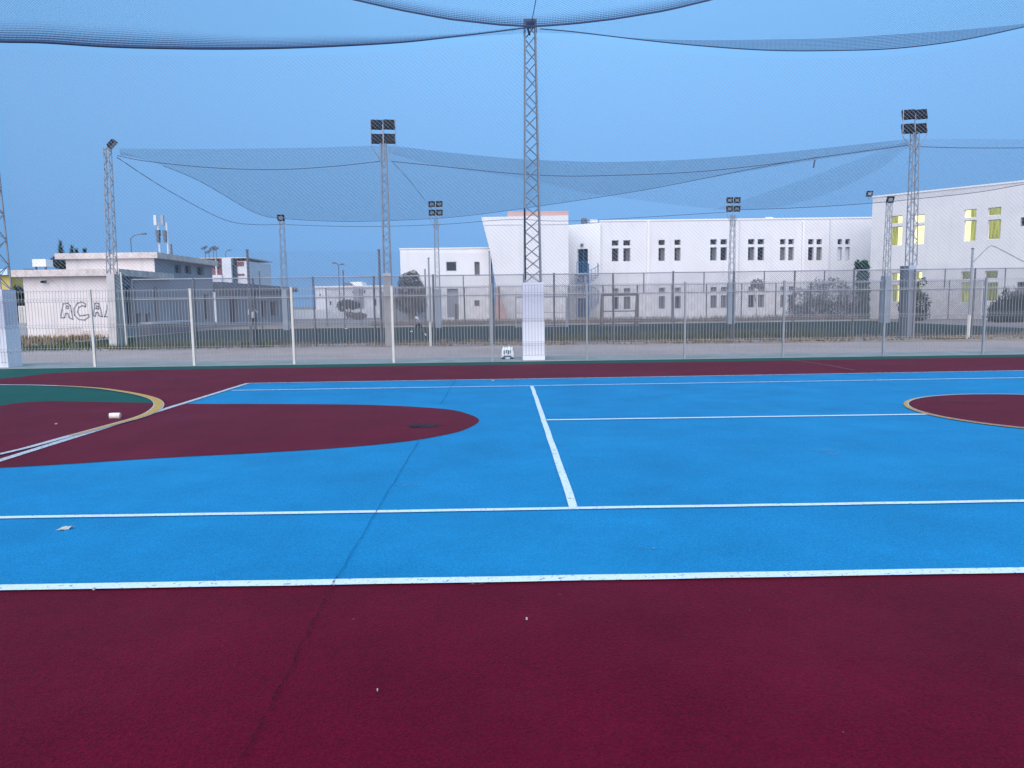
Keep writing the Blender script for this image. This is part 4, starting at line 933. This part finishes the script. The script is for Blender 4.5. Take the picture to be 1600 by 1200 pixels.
# ------------------------------------------------------------------ vegetation
def foliage(blobs, n, size, seed, aspect=1.0, up=0):
    rn = random.Random(seed); m = MB(); tot = sum(b[3] * b[4] * b[5] for b in blobs)
    for (cx_, cy_, cz_, rx, ry, rz) in blobs:
        for _ in range(int(n * rx * ry * rz / tot)):
            while True:
                v = Vector((rn.uniform(-1, 1), rn.uniform(-1, 1), rn.uniform(-1, 1)))
                if v.length < 1: break
            rad = v.length ** .35; v = v.normalized() * rad * rn.uniform(.72, 1.06)
            c = Vector((cx_ + v.x * rx, cy_ + v.y * ry, max(.03, cz_ + v.z * rz)))
            d = Vector((rn.gauss(0, 1), rn.gauss(0, 1), rn.gauss(0, 1) + up)).normalized(); e = d.cross(Vector((rn.gauss(0, 1), rn.gauss(0, 1), rn.gauss(0, 1)))).normalized()
            s = size * rn.uniform(.6, 1.3); m.add([c - e * s * .3, c + d * s * aspect, c + e * s * .3, c - d * s * .5], [(0, 1, 2, 3)])
    return m
def limbs(base, tips, r=.08):
    m = MB(); b = Vector(base)
    for tp in tips:
        tp = Vector(tp); mid_ = b.lerp(tp, .5) + Vector((random.uniform(-.1, .1), 0, random.uniform(0, .15))); m.tube([b, mid_, tp], r, 6, r * .3)
    return m
def tree(name, label, px, Y, blobs_px, n, size, mat, seed, trunk_r=.1, aspect=1.0, up=0, group=None, cat='tree'):
    x = x_at(px, Y); t = thing(name, label, cat, (x, Y, 0), group); bl_ = []
    for (cx, cy, rx, ry) in blobs_px:
        c = P(cx, cy, Y); k = Y / F; bl_.append((c.x, Y, c.z, rx * k, max(rx, ry) * k * .8, ry * k))
    foliage(bl_, n, size, seed, aspect, up).build('crown', mat, t)
    limbs((x, Y, -.02), [(b[0], b[1], b[2]) for b in bl_], trunk_r).build('trunk', 'bark', t)
tree('olive_tree', 'dense dark olive tree left of the low white block', 641, 58, [(640, 440, 18, 15), (634, 452, 14, 14), (652, 452, 14, 15), (646, 430, 10, 8), (638, 472, 22, 18), (656, 472, 12, 20)], 6500, .12, 'leaf', 11, .14)
tree('round_bush_tree', 'low spreading tree in front of the distant pale building', 543, 90, [(535, 478, 10, 8), (552, 477, 12, 7), (543, 474, 12, 6)], 900, .28, 'leaf_dark', 12)
tree('scrub_bush', 'dark scrubby bush at the foot of the low distant wall', 562, 80, [(560, 494, 13, 6), (548, 492, 8, 5)], 700, .2, 'bark', 13, .04, cat='bush')
tree('hedge_tree', 'clipped dark green tree at the left corner of the right building', 1347, 56.5, [(1340, 411, 5, 4), (1351, 411, 6, 5), (1347, 418, 11, 8), (1348, 430, 10, 9), (1347, 442, 11, 9), (1348, 454, 11, 10), (1347, 467, 12, 10), (1347, 481, 12, 12), (1347, 493, 12, 8)], 5200, .16, 'leaf_green', 14, .12)
tree('bare_shrub', 'pale greyish thin-leaved shrub thicket in front of the right end of the long white building', 1280, 56, [(1250, 470, 20, 22), (1275, 462, 20, 26), (1300, 458, 22, 26), (1325, 470, 16, 24), (1262, 484, 30, 12), (1310, 486, 30, 12)], 5200, .10, 'leaf_grey', 15, .04, 1.8, 1, cat='shrub')
tree('bare_shrub', 'dark low shrub mass at the foot of the pale thicket', 1300, 55.2, [(1245, 486, 18, 10), (1275, 480, 22, 14), (1310, 482, 24, 14), (1336, 484, 14, 12)], 2600, .10, 'leaf_dark', 16, .04, cat='shrub')
tree('slim_tree', 'slim sparse tree in front of the lower windows of the long white building', 1183, 56, [(1183, 443, 9, 7), (1178, 447, 6, 4)], 190, .17, 'leaf_grey', 17, .035, 1.3)
tree('dark_shrub', 'dark shrub behind the pillar of the right four-lamp mast', 1432, 50.5, [(1440, 475, 12, 20), (1430, 455, 8, 16), (1442, 440, 6, 8), (1412, 478, 8, 14), (1436, 492, 16, 10)], 1700, .13, 'leaf_dark', 18, .05, cat='shrub')
tree('spiky_shrub', 'dark spiky yucca-like shrub by the fence at the right edge', 1572, 46, [(1572, 482, 22, 14), (1590, 478, 18, 16), (1556, 488, 14, 10), (1572, 466, 3, 14), (1572, 497, 28, 10), (1590, 495, 18, 12)], 2100, .16, 'leaf_dark', 19, .05, 2.4, 1.4, cat='shrub')
tree('spiky_shrub', 'pale frosted spiky plant behind the dark yucca at the right edge', 1600, 48, [(1596, 462, 20, 9), (1615, 466, 16, 12)], 420, .2, 'leaf_grey', 20, .05, 2.0, 1.0, cat='shrub')
tree('dark_shrub', 'dark green shrub squeezed between the left pillar and the lettered building', 29, 46, [(28, 462, 10, 14), (36, 470, 8, 22), (22, 475, 8, 20), (30, 490, 10, 14)], 1500, .18, 'leaf_dark', 21, .05, 1.3, .6, cat='shrub')
def spire(px, pyt, pyb, Y, wpx, label, seed):
    A, B = P(px, pyt, Y), P(px, pyb, Y); k = Y / F; t = thing('conifer_tree', label, 'tree', (A.x, Y, 0), 'conifers behind the left buildings')
    rn = random.Random(seed); m = MB(); hgt = A.z - B.z
    for i in range(260):
        f_ = rn.random() ** .8; z = A.z - f_ * hgt; rr = wpx * .7 * k * (.05 + f_ * .95) * rn.uniform(.3, 1); a_ = rn.uniform(0, 6.28)
        c = Vector((A.x + rr * math.cos(a_), Y + rr * math.sin(a_), z)); d = Vector((math.cos(a_) * .5, math.sin(a_) * .5, .9)); e = Vector((-math.sin(a_), math.cos(a_), 0))
        m.add([c - e * .05, c + d * .4, c + e * .05, c - d * .12], [(0, 1, 2, 3)])
    m.build('crown', 'leaf_dark', t); MB().tube([(A.x, Y, -.02), (A.x, Y, A.z)], .1, 6, .015).build('trunk', 'bark', t)
spire(94, 378, 425, 64, 9, 'tallest of the thin conifer tips poking over the taller pale block', 1)
spire(112, 387, 425, 64, 8, 'second conifer tip over the roof, right of the tallest', 2)
spire(119, 391, 425, 66, 7, 'short conifer tip over the roof, in the middle of the row', 3)
spire(132, 391, 425, 66, 8, 'shortest, rightmost conifer tip over the roof', 4)
tree('dark_shrub', 'dark bushy tree in the gap left of the taller pale block', 92, 56, [(94, 411, 8, 7), (88, 408, 7, 5), (98, 415, 7, 5)], 700, .22, 'leaf_dark', 22, .06, 1.6)

# ------------------------------------------------------------------ people
def body(name, label, base, hgt, joints, edges, radii, rot):
    """continuous skinned body; joints in units of body height"""
    t = thing(name, label, 'person', base)
    return t
def person(label, base, hgt, pose, rotz, shirt_m, shorts_m, striped=False):
    t = thing('person', label, 'person', base)
    R_ = Matrix.Rotation(rotz, 3, 'Z'); h = hgt
    J = {k: Vector(base) + R_ @ (Vector(v) * h) for k, v in pose.items()}
    def skin(name, chain, mat, parent):
        me = bpy.data.meshes.new(name); idx = {}; vs = []; es = []; rr = []
        for a_, b_, ra, rb in chain:
            for k, r in ((a_, ra), (b_, rb)):
                if k not in idx: idx[k] = len(vs); vs.append(J[k]); rr.append(r * h)
            es.append((idx[a_], idx[b_]))
        me.from_pydata([tuple(v) for v in vs], es, []); me.materials.append(M[mat]); o = bpy.data.objects.new(name, me); COL.objects.link(o)
        md = o.modifiers.new('skin', 'SKIN'); md.use_smooth_shade = True; o.modifiers.new('sub', 'SUBSURF').levels = 2; o.modifiers['sub'].render_levels = 2
        for i, sv in enumerate(me.skin_vertices[0].data): sv.radius = (rr[i], rr[i]); sv.use_root = (i == 0)
        o.parent = parent; o.matrix_parent_inverse = Matrix.Translation(-parent.location) if parent.type == 'EMPTY' else Matrix()
        return o
    ch = [('pel', 'wai', .062, .06), ('wai', 'che', .06, .075), ('che', 'nek', .075, .032), ('nek', 'hd0', .032, .05), ('hd0', 'hd1', .05, .045)]
    for s in ('L', 'R'):
        ch += [('che', 'sh' + s, .075, .036), ('sh' + s, 'el' + s, .036, .026), ('el' + s, 'wr' + s, .026, .017), ('wr' + s, 'ha' + s, .017, .016), ('ha' + s, 'fi' + s, .016, .008),
               ('pel', 'hp' + s, .062, .056), ('hp' + s, 'kn' + s, .056, .036), ('kn' + s, 'an' + s, .036, .022), ('an' + s, 'to' + s, .022, .018)]
    skin('body', ch, 'skin', t)
    sh_ = [('wai', 'che', .075, .088), ('pel', 'wai', .074, .075), ('che', 'shL', .088, .048), ('shL', 'elL', .048, .04), ('che', 'shR', .088, .048), ('shR', 'elR', .048, .04)]
    skin('shirt', sh_, shirt_m, t)
    J['kmL'] = J['hpL'].lerp(J['knL'], .85); J['kmR'] = J['hpR'].lerp(J['knR'], .85)
    skin('shorts', [('pel', 'hpL', .072, .066), ('hpL', 'kmL', .066, .052), ('pel', 'hpR', .072, .066), ('hpR', 'kmR', .066, .052)], shorts_m, t)
    J['hr0'] = J['hd1'] + R_ @ Vector((0, .012, .012)) * h; J['hr1'] = J['hd0'] + R_ @ Vector((0, .022, .03)) * h
    skin('hair', [('hr1', 'hr0', .054, .056)], 'hair', t)
    if striped:
        m = MB(); c = J['wai'].lerp(J['che'], .5)
        ax = (J['che'] - J['wai']).normalized(); side = ax.cross(Vector((0, 1, 0))).normalized()
        for k in (-1, 0, 1):
            q_ = side * .045 * k * h; p0 = J['pel'] + q_ - Vector((0, .078 * h, 0)); p1 = J['che'] + q_ - Vector((0, .09 * h, 0)); m.tube([p0, p1], .009 * h, 5)
        m.build('stripes', 'stripe', t)
    for s in ('L', 'R'):
        m = MB(); a_, b_ = J['an' + s], J['to' + s]; d = (b_ - a_); m.tube([a_ - d * .25, a_.lerp(b_, .5), b_ + d * .12], .030 * h, 8, .020 * h); m.build('shoe', 'shirt_w' if striped else 'shorts', t)
stand = dict(pel=(0, 0, .52), wai=(0, 0, .60), che=(0, 0, .745), nek=(0, 0, .84), hd0=(0, -.005, .885), hd1=(0, -.005, .945),
    shL=(-.105, 0, .79), elL=(-.135, .01, .62), wrL=(-.12, -.05, .49), haL=(-.12, -.06, .46), fiL=(-.12, -.07, .41),
    shR=(.105, 0, .79), elR=(.17, .01, .70), wrR=(.12, -.04, .82), haR=(.11, -.05, .85), fiR=(.10, -.05, .89),
    hpL=(-.055, 0, .49), knL=(-.065, -.01, .27), anL=(-.07, .01, .04), toL=(-.075, -.07, .02),
    hpR=(.055, 0, .49), knR=(.065, -.02, .27), anR=(.085, .03, .04), toR=(.095, -.05, .02))
b = P(396, 516, 44.2)
person('person in a pale shirt and black shorts standing by the long shed, one arm raised', (b.x, 44.2, 0), 1.74, stand, .3, 'shirt', 'shorts')
run = dict(pel=(0, 0, .50), wai=(-.03, 0, .58), che=(-.085, 0, .73), nek=(-.12, 0, .82), hd0=(-.14, -.005, .87), hd1=(-.15, -.005, .935),
    shL=(-.10, -.09, .77), elL=(.02, -.12, .66), wrL=(-.06, -.13, .58), haL=(-.08, -.13, .57), fiL=(-.11, -.13, .57),
    shR=(-.09, .09, .77), elR=(-.02, .12, .64), wrR=(-.16, .11, .62), haR=(-.18, .11, .63), fiR=(-.21, .11, .64),
    hpL=(.0, -.05, .48), knL=(-.16, -.05, .36), anL=(-.27, -.05, .20), toL=(-.34, -.05, .20),
    hpR=(.02, .05, .48), knR=(.11, .05, .28), anR=(.24, .05, .09), toR=(.27, .05, .02))
b = P(655, 523, 36.5)
person('person in a striped white shirt running across the far pitch', (b.x, 36.5, .02), 1.22, run, 0, 'shirt_w', 'shorts', True)

# ------------------------------------------------------------------ small things
b = G(793, 565); bx = P(793, 560, 20.75).x
sk = thing('plastic_sack', 'white printed plastic sack standing behind the wire fence left of the middle pillar', 'sack', (bx, 20.75, 0))
bm = bmesh.new(); bmesh.ops.create_cube(bm, size=1); bmesh.ops.subdivide_edges(bm, edges=bm.edges[:], cuts=5, use_grid_fill=True)
rn = random.Random(5)
for v in bm.verts:
    f_ = v.co.z + .5; k = 1 - .25 * f_ + .12 * math.sin(f_ * 3.1); v.co.x *= .34 * k; v.co.y *= .2 * k; v.co.z = f_ * .34
    v.co += Vector((rn.uniform(-.012, .012), rn.uniform(-.012, .012), rn.uniform(-.008, .008) if f_ > .02 else 0))
    if f_ > .95: v.co.x += .03; v.co.z += .02 * math.sin(v.co.x * 40)
me = bpy.data.meshes.new('bag'); bm.to_mesh(me); bm.free(); me.materials.append(M['plastic_w'])
for p in me.polygons: p.use_smooth = True
o = bpy.data.objects.new('bag', me); COL.objects.link(o); o.parent = sk
m = MB()
for x_, z_, w_, h_ in ((-.09, .2, .03, .1), (-.03, .22, .025, .09), (.03, .2, .03, .11), (.08, .22, .02, .08), (0, .085, .22, .028)): m.box(bx + x_ - w_ / 2, bx + x_ + w_ / 2, 20.75 - .122, 20.75 - .095, z_ - h_ / 2, z_ + h_ / 2)
m.build('print', 'plastic_b', sk)
for s in (-1, 1): MB().tube([(bx + s * .12 - .04, 20.6, .03), (bx + s * .12, 20.58, .05), (bx + s * .12 + .04, 20.6, .03)], .03, 6).build('dark_fold', 'plastic_b', sk)
# foam piece
c = G(180, 655)
m = MB().tube([(c.x - .07, c.y - .01, .048), (c.x - .03, c.y, .05), (c.x + .03, c.y + .005, .05), (c.x + .07, c.y + .01, .047)], .042, 12)
tag(m.build('foam_roll', 'foam', smooth=False), 'cream cylindrical foam piece lying on the maroon paint at left', 'foam piece')
c = G(98, 829); rn = random.Random(3); pts = []
m = MB(); nn_ = 7
for i in range(nn_):
    for j in range(4): m.v.append((c.x - .03 + .065 * i / (nn_ - 1) + .012 * j, c.y - .03 + .06 * j / 3, .012 + rn.uniform(0, .010) + (.01 if j == 2 else 0)))
for i in range(nn_ - 1):
    for j in range(3): m.f.append((i * 4 + j, i * 4 + 4 + j, i * 4 + 5 + j, i * 4 + 1 + j))
o = m.build('paper_scrap', 'paper'); md = o.modifiers.new('th', 'SOLIDIFY'); md.thickness = .003
tag(o, 'crumpled pale paper scrap on the blue paint near the left edge', 'paper')
def chip(px, py, s, label, mat='paper'):
    c = G(px, py); rn = random.Random(px); pts = [(c.x + s * rn.uniform(.6, 1.2) * math.cos(a_), c.y + s * rn.uniform(.6, 1.2) * math.sin(a_)) for a_ in [i * 1.05 for i in range(6)]]
    tag(MB().poly(pts, .010, .018 + s * .3).build('pebble', mat), label, 'pebble')
chip(823, 971, .006, 'tiny pale chip alone in the middle of the maroon foreground')
chip(590, 1083, .004, 'tiny pale chip in the lower left maroon foreground')
chip(147, 924, .009, 'pale fleck touching the near white line at left')
chip(522, 917, .005, 'pale fleck under the near white line where the slab joint crosses')
chip(88, 664, .018, 'small pale chip left of the foam piece')
chip(770, 596, .03, 'pale speck on the far blue edge left of the service line')
chip(433, 534, .10, 'white scrap on the verge left of the far pitch', 'plastic_w')
chip(541, 514, .12, 'white scrap at the far side of the pitch left of the mast', 'plastic_w')
# light scuffs on the paint
M['scuff_blue'] = surf('scuff_light_blue', (.10, .30, .48), .8, .1, .2, 8, wear=1.5)
M['scuff_red'] = surf('scuff_light_red', (.24, .08, .10), .8, .1, .2, 8, wear=1.5)
for i_, (px_, py_, rx_, ry_, mt_) in enumerate(((1297, 710, .10, .10, 'scuff_blue'), (1288, 706, .16, .05, 'scuff_blue'), (1488, 628, .16, .10, 'scuff_red'), (1530, 629, .22, .06, 'scuff_red'),
        (560, 971, .03, .012, 'scuff_red'), (745, 916, .05, .015, 'scuff_red'), (640, 760, .14, .05, 'scuff_blue'), (1010, 860, .08, .02, 'scuff_blue'))):
    blot(px_, py_, rx_, ry_, 'scuff_mark', mt_, .0135 + (i_ % 2) * .0008 if py_ > 640 else .0165, 20 + i_)
